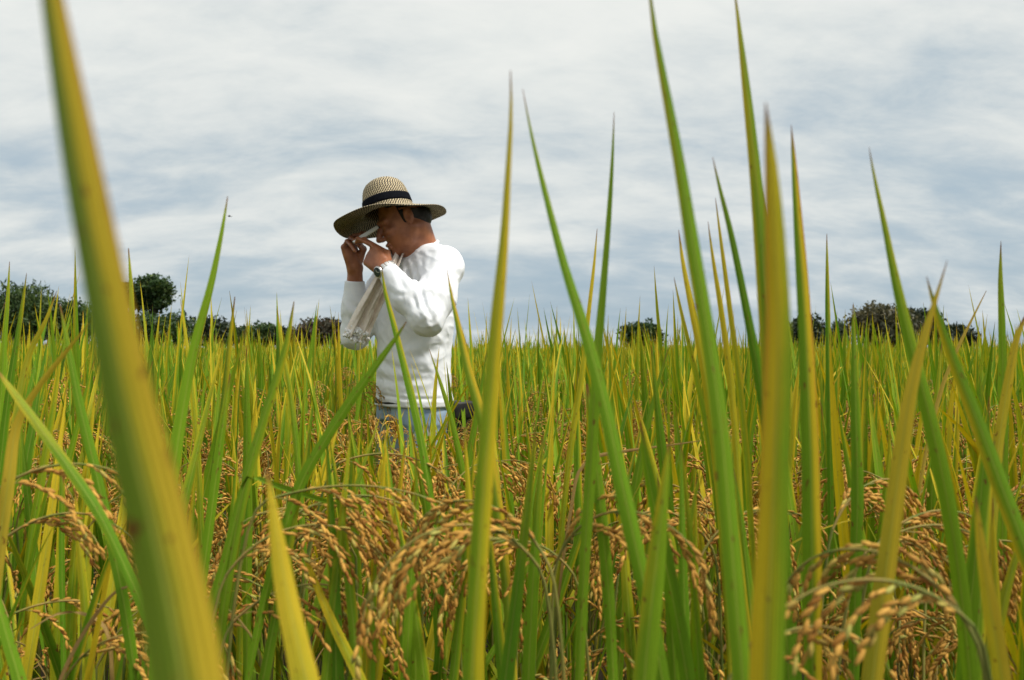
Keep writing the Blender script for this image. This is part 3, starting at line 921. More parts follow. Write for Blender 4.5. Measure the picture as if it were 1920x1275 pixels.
for key, its in byp.items():
    necks, dns = [], []
    for (i, d, x, y, head, L, f0, f1, nb, gr, sp_) in its:
        tq = np.linspace(0, 1, 40)
        rise = np.max(np.cumsum(np.cos(f0 + (f1 - f0) * tq ** 1.15)) * L / 40)
        necks.append(at(x, y, d) - np.array([0, 0, max(rise, 0)]))      # the sighted row is the crest of the arch
        dns.append(np.array([math.sin(f0) * math.cos(head), math.sin(f0) * math.sin(head), math.cos(f0)]))
    bxy = np.mean([n_[:2] - q_[:2] * 0.10 for n_, q_ in zip(necks, dns)], 0)
    base = np.array([bxy[0], bxy[1], 0.0])
    pan_bases.append(base)
    root = link("rice_plant", None, loc=base)
    tag(root, PAN_LABEL[key], "rice plant", "rice plants with heavy panicles in front")
    for (i, d, x, y, head, L, f0, f1, nb, gr, sp_), neck, dn in zip(its, necks, dns):
        sv, sf, v, f, a = panicle_geo(600 + i, L=L, phi0=f0, phi1=f1, az=head, nb=nb, green=gr, spread=sp_, base=neck - base)
        u = np.linspace(0, 1, 12)[:, None]
        nk = neck - base
        b0 = np.array([math.cos(i * 1.7), math.sin(i * 1.7), 0]) * 0.02
        p1 = nk - dn * 0.035
        p2 = p1 * np.array([0.6, 0.6, 1]) - np.array([0, 0, 0.22])
        Cc = (1 - u) ** 3 * nk + 3 * u * (1 - u) ** 2 * p1 + 3 * u ** 2 * (1 - u) * p2 + u ** 3 * b0
        tv, tf = tube(Cc[::-1], np.linspace(0.0026, 0.0012, 12), 5)
        link("culm", np_mesh("culm", tv, tf, M_CULM), root)
        pn = link("panicle", np_mesh("panicle", sv, sf, M_STEM), root)
        g = link("grains", np_mesh("grains", v, f, M_GRAIN, {"luv": a}), pn)
        tag(g, kind="stuff")
hero_bases = np.concatenate([hero_bases, np.array(pan_bases)])

# ------------------------------------------------------------------ the field: rows of rice hills
PERSON_XY = np.array([-0.39, 2.98])
def tip_limit(origin):
    def lim(p):
        x, y = p.x + origin[0], p.y + origin[1]
        d = max(y, 0.3)
        px = 960 + FPX * x / d
        r = (math.sin(x * 91.7 + y * 57.3) * 43758.5) % 1.0
        if d < 0.9:
            row = 960
        elif d < 1.25:
            row = 775 - 160 * r
        elif d < 1.9:
            row = 705 - 110 * r ** 1.2
        elif d < 2.9:
            row = 665 - 95 * r ** 1.3
        else:
            row = 625 - 60 * r
        if 630 < px < 890 and d < 2.9:
            row = max(row, 745 + 110 * r)
            if d > 1.2 and r > 0.86:
                row = 650
        return CAM_H - (row - HOR) / FPX * d
    return lim

fr = np.random.default_rng(99)
hills = []
gx = 0.205
for iy in range(-3, 210):
    y = 0.60 + iy * gx
    for ix in range(-240, 240):
        x = (ix + 0.5 * (iy % 2)) * gx
        if abs(x) > 0.80 * (y + 1.3) or y > 13 or y < 0.62:
            continue
        hills.append((x + fr.normal(0, 0.035), y + fr.normal(0, 0.035)))
hills = np.array(hills)
dd_ = np.hypot(hills[:, 0], hills[:, 1])
ok = dd_ > 0.70
ok &= np.hypot(hills[:, 0] - PERSON_XY[0], hills[:, 1] - PERSON_XY[1] - 0.02) > 0.27
for b in hero_bases:
    ok &= np.hypot(hills[:, 0] - b[0], hills[:, 1] - b[1]) > 0.055
hills, dd_ = hills[ok], dd_[ok]
vis = np.abs(hills[:, 0]) < 0.655 * hills[:, 1] + 0.12
order = np.argsort(dd_ + np.where(vis, 0, 100))
hills, vis = hills[order], vis[order]
hd = np.hypot(hills[:, 0], hills[:, 1])
n_ind = 300 - len(hero_bases)
ind = hills[:n_ind]
NEAR_R = 2.25

def side_words(x, y):
    px = 960 + FPX * x / y
    return "left of the person" if px < 640 else ("in front of the person" if px < 890 and y < 3 else ("behind the person" if px < 890 else ("right of the person" if px < 1450 else "towards the right edge")))

n_near = 0
for x, y in ind:
    d = math.hypot(x, y)
    if d > NEAR_R:
        continue
    n_near += 1
    r = np.random.default_rng(int(1e5 * (x + 50) + 1e3 * y))
    cu, le, pa = plant_spec(r, int(r.integers(6, 8)) + (1 if d < 1.6 else 0), tip_limit((x, y)), dry=0.45, pan=1.0)
    root = link("rice_plant", None, loc=(x, y, 0))
    w = side_words(x, y)
    tag(root, "low rice plant with drooping golden panicles close by, " + w, "rice plant", "near rice plants " + w)
    for m in cu:
        o = link("culm", CULM, root)
        o.matrix_local = m
    for k, m in le:
        o = link("leaf", LEAF_MESH[k][int(r.integers(0, 3))], root)
        o.matrix_local = m
    for k, m in pa:
        o = link("panicle", PAN[k]["stem"], root)
        o.matrix_local = m
        g = link("grains", PAN[k]["grains"], o)
        tag(g, kind="stuff")

def bake_pan(items, which):
    V, F, A, SV, o, so = [], [], [], [], 0, 0
    for k, m in items:
        sv, sf, v, f, a = PAN[k][which]
        m = np.array(m)
        V.append(v @ m[:3, :3].T + m[:3, 3])
        F.append(f + o)
        A.append(a)
        o += len(v)
        SV.append((sv @ m[:3, :3].T + m[:3, 3], sf))
    return np.concatenate(V), np.concatenate(F), np.concatenate(A), SV

# middle distance plants: a dozen kinds of hill, leaves a few pixels wide
MIDV = []
for i in range(14):
    r = np.random.default_rng(1500 + i)
    cu, le, pa = plant_spec(r, 6, None, dry=0.45, pan=0.65)
    v, f, a = bake_leaves(P_MID, [(k, m, r.random(), r.normal(-0.13, 0.26)) for k, m in le])
    fol = np_mesh("foliage", v, f, M_LEAF, a)
    gv_, gf_, ga_, SV = bake_pan(pa, "lo")
    gmesh = np_mesh("grains", gv_, gf_, M_GRAIN, {"luv": ga_})
    tubes_ = list(SV)
    for m in cu:
        m = np.array(m)
        tubes_.append((cv3 @ m[:3, :3].T + m[:3, 3], cf3))
    sv, sf = cat_geo(tubes_)
    MIDV.append((fol, gmesh, np_mesh("culms", sv, sf, M_STEM)))
for x, y in ind:
    d = math.hypot(x, y)
    if d <= NEAR_R:
        continue
    r = np.random.default_rng(int(1e5 * (x + 50) + 1e3 * y))
    k = int(r.integers(0, len(MIDV)))
    root = link("rice_plant", None, loc=(x, y, 0))
    root.rotation_euler = (0, 0, r.uniform(0, 6.283))
    px = 960 + FPX * x / y
    s = r.uniform(0.93, 1.11)
    if 630 < px < 890 and y < 3.0:
        s = r.uniform(0.70, 0.80)
    root.scale = (1, 1, s)
    w = side_words(x, y)
    tag(root, "green and yellow rice plant in the middle distance, " + w, "rice plant", "middle distance rice plants " + w)
    for nm, me in zip(("foliage", "grains", "culms"), MIDV[k]):
        tag(link(nm, me, root), kind="stuff")

# the rest of the field, one mass that nobody could count
rest = hills[n_ind:]
rr = np.random.default_rng(5)
SPEC = []
for i in range(20):
    SPEC.append(plant_spec(np.random.default_rng(2500 + i), 6, None, dry=0.3, pan=0.5))
inst, pans_ = [], []
for x, y in rest:
    cu, le, pa = SPEC[int(rr.integers(0, 20))]
    s = rr.uniform(0.88, 1.09)
    G = Matrix.Translation((x, y, 0)) @ Matrix.Rotation(rr.uniform(0, 6.283), 4, "Z") @ Matrix.Diagonal((1, 1, s, 1))
    for k, m in le:
        inst.append((k, G @ m, rr.random(), rr.normal(-0.10, 0.27)))
    if y < 7.0:
        for k, m in pa[:2]:
            pans_.append((k, G @ m))
v, f, a = bake_leaves(P_FAR, inst)
fld = tag(link("rice_field", np_mesh("rice_field", v, f, M_LEAF, a)), "dense sea of green and yellow rice leaves stretching back to the tree line", "rice field", kind="stuff")
v, f, a, SV = bake_pan(pans_, "far")
tag(link("far_panicles", np_mesh("far_panicles", v, f, M_GRAIN, {"luv": a}), fld), kind="stuff")
inst = []
for ring, (r0, r1, dens_) in enumerate(((13, 24, 10.0), (24, 45, 3.2), (45, 88, 1.3))):
    area = 0.80 * 2 * (r1 ** 2 - r0 ** 2) / 2
    n = int(area * dens_)
    y = np.sqrt(rr.uniform(r0 ** 2, r1 ** 2, n))
    x = rr.uniform(-0.80, 0.80, n) * (y + 1.5)
    for xx, yy in zip(x, y):
        cu, le, pa = SPEC[int(rr.integers(0, 20))]
        G = Matrix.Translation((xx, yy, 0)) @ Matrix.Rotation(rr.uniform(0, 6.283), 4, "Z") @ Matrix.Diagonal((1.3, 1.3, (rr.uniform(0.82, 1.02) if r0 > 20 else rr.uniform(0.85, 1.08)), 1))
        for k, m in le[:: 3]:
            inst.append((k, G @ m, rr.random(), rr.normal(-0.02, 0.26)))
v, f, a = bake_leaves(P_WAY, inst)
tag(link("far_leaves", np_mesh("far_leaves", v, f, M_LEAF, a), fld), kind="stuff")

# ------------------------------------------------------------------ the person: implicit surfaces turned into one continuous skin
def surface_nets(F, xs, ys, zs):
    """quads of the zero level of F sampled on a rectilinear grid"""
    ins = F < 0
    nx, ny, nz = F.shape
    cnt = np.zeros((nx - 1, ny - 1, nz - 1), np.int8)
    for a in (0, 1):
        for b in (0, 1):
            for c in (0, 1):
                cnt += ins[a:nx - 1 + a, b:ny - 1 + b, c:nz - 1 + c]
    ci, cj, ck = np.nonzero((cnt > 0) & (cnt < 8))
    idx = np.full(cnt.shape, -1, np.int32)
    idx[ci, cj, ck] = np.arange(len(ci))
    acc, num = np.zeros((len(ci), 3)), np.zeros(len(ci))
    corners = [(a, b, c) for a in (0, 1) for b in (0, 1) for c in (0, 1)]
    for p in corners:
        for ax in range(3):
            if p[ax]:
                continue
            q = list(p)
            q[ax] = 1
            f0 = F[ci + p[0], cj + p[1], ck + p[2]]
            f1 = F[ci + q[0], cj + q[1], ck + q[2]]
            m = (f0 < 0) != (f1 < 0)
            s = np.where(m, f0 / np.where(m, f0 - f1, 1), 0)
            A = np.column_stack([xs[ci + p[0]], ys[cj + p[1]], zs[ck + p[2]]])
            B = np.column_stack([xs[ci + q[0]], ys[cj + q[1]], zs[ck + q[2]]])
            acc += np.where(m[:, None], A + (B - A) * s[:, None], 0)
            num += m
    V = acc / num[:, None]
    quads = []
    for ax in range(3):
        sl0 = [slice(None)] * 3
        sl1 = [slice(None)] * 3
        sl0[ax], sl1[ax] = slice(0, -1), slice(1, None)
        a_in, b_in = ins[tuple(sl0)], ins[tuple(sl1)]
        I = np.array(np.nonzero(a_in != b_in))
        u, w = [(1, 2), (2, 0), (0, 1)][ax]
        dims = cnt.shape
        good = (I[u] > 0) & (I[w] > 0) & (I[u] < dims[u]) & (I[w] < dims[w])
        I = I[:, good]
        flip = a_in[tuple(I)]
        def cell(du, dw):
            J = I.copy()
            J[u] -= du
            J[w] -= dw
            return idx[J[0], J[1], J[2]]
        q = np.stack([cell(1, 1), cell(0, 1), cell(0, 0), cell(1, 0)], -1)
        q[~flip] = q[~flip][:, ::-1]
        quads.append(q)
    Q = np.concatenate(quads)
    return V, Q[(Q >= 0).all(1)]

class Field:
    def __init__(s, xs, ys, zs):
        s.x, s.y, s.z = xs, ys, zs
        s.F = np.full((len(xs), len(ys), len(zs)), 0.2, np.float32)
    def _apply(s, lo, hi, fn, k, mode="add"):
        sl = []
        for g, a, b in zip((s.x, s.y, s.z), lo, hi):
            i0, i1 = np.searchsorted(g, a), np.searchsorted(g, b)
            if i1 <= i0:
                return
            sl.append(slice(i0, i1))
        X, Y, Z = np.meshgrid(s.x[sl[0]], s.y[sl[1]], s.z[sl[2]], indexing="ij")
        d = fn(X, Y, Z)
        f = s.F[tuple(sl)]
        if mode == "add":
            h = np.clip(0.5 + 0.5 * (f - d) / k, 0, 1)
            s.F[tuple(sl)] = f * (1 - h) + d * h - k * h * (1 - h)
        else:                                         # carve
            h = np.clip(0.5 - 0.5 * (f + d) / k, 0, 1)
            s.F[tuple(sl)] = f * (1 - h) - d * h + k * h * (1 - h)
    def cone(s, a, b, ra, rb, k=0.01, mode="add"):
        a, b = np.asarray(a, float), np.asarray(b, float)
        m = max(ra, rb) + 0.05 + k
        ab = b - a
        L2 = ab @ ab + 1e-9
        def fn(X, Y, Z):
            px, py, pz = X - a[0], Y - a[1], Z - a[2]
            t = np.clip((px * ab[0] + py * ab[1] + pz * ab[2]) / L2, 0, 1)
            return np.sqrt((px - t * ab[0]) ** 2 + (py - t * ab[1]) ** 2 + (pz - t * ab[2]) ** 2) - (ra + (rb - ra) * t)
        s._apply(np.minimum(a, b) - m, np.maximum(a, b) + m, fn, k, mode)
    def chain(s, pts, rads, k=0.01):
        for i in range(len(pts) - 1):
            s.cone(pts[i], pts[i + 1], rads[i], rads[i + 1], k)
    def ell(s, c, axes, rad, k=0.01, mode="add"):
        c, A, rad = np.asarray(c, float), np.asarray(axes, float), np.asarray(rad, float)
        m = rad.max() + 0.05 + k
        def fn(X, Y, Z):
            p = (X - c[0], Y - c[1], Z - c[2])
            q = [p[0] * a[0] + p[1] * a[1] + p[2] * a[2] for a in A]
            k0 = np.sqrt(sum((q[i] / rad[i]) ** 2 for i in range(3))) + 1e-6
            k1 = np.sqrt(sum((q[i] / rad[i] ** 2) ** 2 for i in range(3))) + 1e-6
            return k0 * (k0 - 1) / k1
        s._apply(c - m, c + m, fn, k, mode)
    def loft(s, tab, l, f, k=0.02):
        """stack of elliptic sections: rows of (z, cx, cy, a along l, b along f)"""
        tab = np.asarray(tab, float)
        lo = np.array([tab[:, 1].min() - 0.3, tab[:, 2].min() - 0.3, tab[0, 0] - 0.06])
        hi_ = np.array([tab[:, 1].max() + 0.3, tab[:, 2].max() + 0.3, tab[-1, 0] + 0.06])
        def fn(X, Y, Z):
            g = lambda c: np.interp(Z, tab[:, 0], tab[:, c])
            px, py = X - g(1), Y - g(2)
            a, b = g(3), g(4)
            q = np.sqrt(((px * l[0] + py * l[1]) / a) ** 2 + ((px * f[0] + py * f[1]) / b) ** 2)
            d = (q - 1) * np.minimum(a, b)
            return np.maximum(d, np.maximum(tab[0, 0] - Z, Z - tab[-1, 0]))
        s._apply(lo, hi_, fn, k)
    def mesh(s):
        return surface_nets(s.F, s.x, s.y, s.z)

def axis(a, b, fine, *rng_):
    """grid coordinates from a to b: coarse 9 mm, `fine` inside the listed ranges"""
    out, x = [], a
    while x < b:
        out.append(x)
        x += fine if any(p <= x <= q for p, q in rng_) else 0.009
    return np.array(out)

TH = R(36)
fB = np.array([-math.cos(TH), -math.sin(TH), 0.0])       # where the body faces
lB = np.array([math.sin(TH), -math.cos(TH), 0.0])        # the person's left
UP = np.array([0, 0, 1.0])
al, pt = R(12), R(29)                                    # head: turned less, bowed
fH = np.array([-math.cos(pt) * math.cos(al), -math.cos(pt) * math.sin(al), -math.sin(pt)])
uH = np.array([-math.sin(pt) * math.cos(al), -math.sin(pt) * math.sin(al), math.cos(pt)])
lH = np.cross(uH, fH)
MH = np.array([-0.398, 2.953, 1.552])                    # midpoint between the ears
hp = lambda f, u, l=0.0: MH + f * fH + u * uH + l * lH
BASE = np.array([-0.375, 3.02, 0.0])
SHL, ELL, WRL = np.array([-0.250, 2.89, 1.368]), np.array([-0.291, 2.72, 1.172]), np.array([-0.443, 2.80, 1.345])
SHR, ELR, WRR = np.array([-0.47, 3.14, 1.38]), np.array([-0.598, 3.03, 1.12]), np.array([-0.590, 2.99, 1.372])

sk = Field(axis(-0.72, -0.08, 0.0027, (-0.67, -0.30)), axis(2.62, 3.32, 0.0027, (2.74, 3.06)), axis(-0.01, 1.72, 0.0027, (1.27, 1.66)))
# legs, hips, trunk under the clothes
HIP = np.array([-0.375, 3.02, 0.90])
for s_ in (-1, 1):
    hj = HIP + lB * 0.085 * s_ + np.array([0, 0, -0.02])
    kn = np.array([HIP[0], HIP[1], 0.48]) + lB * 0.10 * s_ + fB * 0.02
    an = np.array([HIP[0], HIP[1], 0.07]) + lB * 0.11 * s_ - fB * 0.01
    sk.chain([hj, kn, an], [0.075, 0.050, 0.034], 0.03)
    sk.chain([an + np.array([0, 0, -0.028]) - fB * 0.03, an + np.array([0, 0, -0.038]) + fB * 0.09, an + np.array([0, 0, -0.045]) + fB * 0.16], [0.036, 0.034, 0.022], 0.02)
sk.loft([(0.84, -0.375, 3.02, 0.15, 0.09), (1.0, -0.375, 3.02, 0.135, 0.085), (1.2, -0.365, 3.025, 0.15, 0.09), (1.36, -0.345, 3.03, 0.15, 0.08), (1.42, -0.34, 3.03, 0.09, 0.06)], lB, fB, 0.04)
# arms
sk.chain([SHL, ELL, ELL * 0.6 + WRL * 0.4, WRL], [0.048, 0.040, 0.040, 0.0270], 0.02)
sk.chain([SHR, ELR, ELR * 0.6 + WRR * 0.4, WRR], [0.048, 0.040, 0.038, 0.0265], 0.02)
# neck and head
NB = np.array([-0.340, 3.015, 1.425])
sk.chain([NB, hp(-0.020, -0.050)], [0.066, 0.056], 0.03)
sk.cone(NB + fB * 0.03, hp(0.03, -0.07), 0.045, 0.045, 0.03)
sk.ell(hp(-0.002, 0.030), (fH, lH, uH), (0.084, 0.073, 0.084), 0.01)
sk.ell(hp(0.040, -0.030), (fH, lH, uH), (0.062, 0.062, 0.082), 0.03)        # face mass
sk.chain([hp(-0.002, -0.045, 0.052), hp(0.030, -0.078, 0.040), hp(0.080, -0.098, 0.012)], [0.018, 0.016, 0.016], 0.018)  # jaw
sk.chain([hp(-0.002, -0.045, -0.052), hp(0.030, -0.078, -0.040), hp(0.080, -0.098, -0.012)], [0.018, 0.016, 0.016], 0.018)
sk.ell(hp(0.088, -0.098), (fH, lH, uH), (0.016, 0.019, 0.015), 0.015)       # chin
for s_ in (-1, 1):
    sk.cone(hp(0.094, 0.022, 0.010 * s_), hp(0.078, 0.018, 0.050 * s_), 0.010, 0.009, 0.012)     # brow
    sk.ell(hp(0.074, -0.022, 0.044 * s_), (fH, lH, uH), (0.022, 0.020, 0.018), 0.014)           # cheekbone
    sk.ell(hp(0.098, 0.000, 0.031 * s_), (fH, lH, uH), (0.012, 0.017, 0.011), 0.010, "carve")   # socket
    sk.ell(hp(0.082, -0.001, 0.031 * s_), (fH, lH, uH), (0.013, 0.014, 0.012), 0.003)           # closed lid
    sk.ell(hp(-0.006, -0.004, 0.074 * s_), (nrm(fH + 0.2 * uH), lH, nrm(uH - 0.2 * fH)), (0.018, 0.008, 0.031), 0.005)   # ear
    sk.ell(hp(0.000, -0.004, 0.082 * s_), (fH, lH, uH), (0.008, 0.006, 0.016), 0.004, "carve")
    sk.ell(hp(0.110, -0.034, 0.011 * s_), (fH, lH, uH), (0.011, 0.008, 0.008), 0.006)           # nostril wing
sk.chain([hp(0.096, 0.012), hp(0.113, -0.012), hp(0.123, -0.028)], [0.008, 0.009, 0.0115], 0.009)    # nose
sk.ell(hp(0.101, -0.060), (fH, lH, uH), (0.012, 0.023, 0.008), 0.006)       # lips
sk.ell(hp(0.098, -0.074), (fH, lH, uH), (0.012, 0.020, 0.0085), 0.006)
sk.cone(hp(0.113, -0.067, -0.022), hp(0.113, -0.067, 0.022), 0.003, 0.003, 0.003, "carve")

HT = R(14)
uT = nrm(np.array([-math.sin(HT), 0.085, math.cos(HT)]))
fT = nrm(np.array([-math.cos(HT), -0.10, -math.sin(HT)]))
fT = nrm(fT - uT * (fT @ uT))
lT = np.cross(uT, fT)
HC = at(729, 398, 2.95)
def under_hat(fl, gap, low=0.0):
    """keep the head inside the crown of the hat"""
    X, Y, Z = np.meshgrid(fl.x, fl.y, fl.z, indexing="ij")
    w = (X - HC[0]) * uT[0] + (Y - HC[1]) * uT[1] + (Z - HC[2]) * uT[2]
    r2 = (X - HC[0]) ** 2 + (Y - HC[1]) ** 2 + (Z - HC[2]) ** 2 - w * w
    rad_ = np.sqrt(np.maximum(r2, 0)) - np.interp(w, [0, 0.04, 0.08, 0.11, 0.128], [0.087, 0.082, 0.074, 0.055, 0.01]) + gap
    m = (w > low) & (w < 0.30) & (r2 < 0.15 ** 2)
    fl.F = np.where(m, np.maximum(fl.F, rad_), fl.F).astype(np.float32)
under_hat(sk, 0.005, -0.012)

# hands
def finger(pts, r0, k=0.004):
    n = len(pts)
    sk.chain([np.asarray(p, float) for p in pts], list(np.linspace(r0, r0 * 0.78, n)), k)

TIP = np.array([-0.562, 2.880, 1.462])                    # where the left fingertips pinch
h1 = nrm(np.array([-0.100, 0.060, 0.095]))
s1 = np.array([-0.50, 0.05, -0.80])
s1 = nrm(s1 - h1 * (s1 @ h1))                             # index side -> little finger side
n1_ = np.cross(s1, h1)
n1_ = n1_ if n1_[1] > 0 else -n1_                         # palm looks away from the camera
K = [WRL + h1 * (0.092 - 0.004 * abs(i - 1)) + s1 * (-0.030 + 0.0205 * i) for i in range(4)]
for i in range(4):
    sk.cone(WRL + s1 * (-0.012 + 0.008 * i), K[i], 0.0195, 0.0118, 0.016)
sk.ell(WRL + h1 * 0.05 - n1_ * 0.000, (h1, s1, n1_), (0.05, 0.034, 0.017), 0.014)
finger([K[0], K[0] + 0.040 * nrm(0.92 * h1 + 0.35 * n1_ + 0.1 * s1), TIP + np.array([0.004, -0.004, 0.004])], 0.0098)
for i in (1, 2, 3):
    sc_ = (1.0, 0.95, 0.8)[i - 1]
    a = K[i] + 0.040 * sc_ * nrm(0.70 * h1 + 0.70 * n1_ - 0.05 * s1)
    b = a + 0.027 * sc_ * nrm(-0.05 * h1 + 0.95 * n1_ - 0.15 * s1)
    c = b + 0.021 * sc_ * nrm(-0.75 * h1 + 0.55 * n1_ - 0.25 * s1)
    finger([K[i], a, b, c], (0.0100, 0.0096, 0.0086)[i - 1])
t0_ = WRL + h1 * 0.022 - s1 * 0.022 + n1_ * 0.010
sk.chain([t0_, t0_ + 0.044 * nrm(0.86 * h1 - 0.42 * s1 + 0.35 * n1_), TIP + np.array([0.024, 0.010, 0.000]), TIP + np.array([0.000, 0.006, -0.006])], [0.0165, 0.0125, 0.0105, 0.0085], 0.006)

h2 = nrm(np.array([-0.26, -0.10, 0.95]))
n2_ = np.array([0.82, -0.45, 0.20])
n2_ = nrm(n2_ - h2 * (n2_ @ h2))                          # palm looks at the face
s2 = np.cross(n2_, h2)
s2 = s2 if s2[1] < 0 else -s2                             # index far, little finger near
K2 = [WRR + h2 * (0.090 - 0.004 * abs(i - 1)) + s2 * (-0.031 + 0.0205 * i) for i in range(4)]
for i in range(4):
    sk.cone(WRR + s2 * (-0.012 + 0.008 * i), K2[i], 0.0190, 0.0118, 0.016)
sk.ell(WRR + h2 * 0.05, (h2, s2, n2_), (0.05, 0.034, 0.017), 0.014)
ends = [np.array([-0.540, 2.945, 1.494]), np.array([-0.541, 2.928, 1.478]), np.array([-0.560, 2.905, 1.446]), np.array([-0.572, 2.895, 1.424])]
for i in range(4):
    a = K2[i] + (0.036, 0.038, 0.036, 0.028)[i] * nrm(0.62 * h2 + 0.78 * n2_)
    m = a * 0.42 + ends[i] * 0.58 + h2 * 0.006
    finger([K2[i], a, m, ends[i]], (0.0098, 0.0100, 0.0096, 0.0086)[i])
t1_ = WRR + h2 * 0.024 - s2 * 0.022 + n2_ * 0.012
sk.chain([t1_, t1_ + 0.044 * nrm(0.8 * h2 - 0.30 * s2 + 0.5 * n2_), np.array([-0.572, 2.935, 1.462]), np.array([-0.556, 2.915, 1.464])], [0.0160, 0.0125, 0.0105, 0.0088], 0.006)
v, q = sk.mesh()
m_skin, t_, b_ = new_mat("skin")
tcn = N(t_, "ShaderNodeTexCoord")
ns = N(t_, "ShaderNodeTexNoise", i_Scale=28.0, i_Detail=5.0)
t_.links.new(tcn.outputs["Object"], ns.inputs["Vector"])
t_.links.new(mixc(t_, ramp(t_, ns.outputs[0], 0.3, 0.7), (0.245, 0.082, 0.034), (0.390, 0.148, 0.066)), b_.inputs["Base Color"])
b_.inputs["Roughness"].default_value = 0.46
b_.inputs["Subsurface Weight"].default_value = 0.12
b_.inputs["Subsurface Radius"].default_value = (0.01, 0.004, 0.002)
b_.inputs["Subsurface Scale"].default_value = 0.5
ns2 = N(t_, "ShaderNodeTexNoise", i_Scale=260.0, i_Detail=3.0)
t_.links.new(tcn.outputs["Object"], ns2.inputs["Vector"])
bpn = N(t_, "ShaderNodeBump", i_Strength=0.25, i_Distance=0.002)
t_.links.new(ns2.outputs[0], bpn.inputs["Height"])
t_.links.new(bpn.outputs[0], b_.inputs["Normal"])
person = link("person", np_mesh("person", v - BASE, q, m_skin), loc=BASE)
tag(person, "person in straw hat and white shirt standing in the rice, peering into a small tube", "person")

def child(name, v, f, mat, parent=person, attrs=None, smooth=True, label=None, kind=None):
    o = link(name, np_mesh(name, np.asarray(v) - (BASE if parent is person else 0), f, mat, attrs, smooth), parent)
    return tag(o, label, kind=kind)

# ---- white long sleeved shirt
sh = Field(axis(-0.72, -0.08, 0.0036, (-0.72, -0.08)), axis(2.58, 3.30, 0.0036, (2.60, 2.99)), axis(0.84, 1.50, 0.0036, (0.84, 1.5)))
sh.loft([(0.855, -0.372, 3.02, 0.190, 0.134), (0.90, -0.373, 3.02, 0.184, 0.128), (0.98, -0.374, 3.02, 0.176, 0.124), (1.08, -0.372, 3.02, 0.176, 0.126), (1.18, -0.366, 3.022, 0.184, 0.130),
         (1.27, -0.356, 3.03, 0.190, 0.130), (1.34, -0.345, 3.032, 0.184, 0.118), (1.40, -0.338, 3.033, 0.158, 0.096), (1.435, -0.336, 3.028, 0.112, 0.080), (1.462, -0.338, 3.022, 0.074, 0.070)], lB, fB, 0.02)
CUL = WRL - (WRL - ELL) * 0.06
CUR = WRR - (WRR - ELR) * 0.22
sh.chain([SHL + np.array([-0.03, 0.03, 0.0]), SHL], [0.066, 0.064], 0.05)
sh.chain([SHL, SHL * 0.4 + ELL * 0.6 + np.array([0.008, 0, 0]), ELL], [0.066, 0.066, 0.057], 0.035)
sh.chain([ELL, ELL * 0.55 + WRL * 0.45 + np.array([0, 0, -0.006]), CUL], [0.059, 0.055, 0.0375], 0.02)
sh.chain([SHR, ELR], [0.064, 0.052], 0.04)
sh.chain([ELR, ELR * 0.5 + CUR * 0.5, CUR], [0.052, 0.048, 0.0375], 0.02)
# open cuffs
sh.cone(CUL - (WRL - ELL) * 0.02, CUL + (WRL - ELL) * 0.4, 0.030, 0.034, 0.003, "carve")
dl, dr_ = nrm(WRL - ELL), nrm(WRR - ELR)
def cut(c, n_):
    X, Y, Z = np.meshgrid(sh.x, sh.y, sh.z, indexing="ij")
    d = (X - c[0]) * n_[0] + (Y - c[1]) * n_[1] + (Z - c[2]) * n_[2]
    near = (X - c[0]) ** 2 + (Y - c[1]) ** 2 + (Z - c[2]) ** 2 < 0.085 ** 2
    sh.F = np.where(near & (d > -0.02), np.maximum(sh.F, d), sh.F).astype(np.float32)
cut(CUL + dl * 0.006, dl)
cut(CUR + dr_ * 0.006, dr_)
v, q = sh.mesh()
# soft cloth folds, running across sleeves and slanting over the trunk
nv = np.zeros_like(v)
fn_ = np.cross(v[q[:, 2]] - v[q[:, 0]], v[q[:, 3]] - v[q[:, 1]])
for c_ in range(4):
    np.add.at(nv, q[:, c_], fn_)
nv = nrm(nv)
disp = np.empty(len(v))
for i, p in enumerate(v):
    a = mnoise.noise(Vector((p[0] * 9 + p[2] * 7, p[1] * 9, p[2] * 16 - p[0] * 10)))
    b = mnoise.noise(Vector((p[0] * 20 + p[2] * 12, p[1] * 16, p[2] * 24 - p[0] * 16)) + Vector((7, 3, 1)))
    c_ = 1 - abs(mnoise.noise(Vector((p[0] * 13 - p[2] * 9, p[1] * 12, p[2] * 20 + p[0] * 14)) + Vector((2, 9, 4)))) * 2
    disp[i] = 0.0045 * a + 0.0007 * b + 0.0022 * max(c_, 0) ** 2
edge_ = np.clip(np.minimum(np.linalg.norm(v - CUL, axis=1), np.linalg.norm(v - CUR, axis=1)) / 0.09, 0.15, 1)
v = v + nv * (disp * edge_)[:, None]
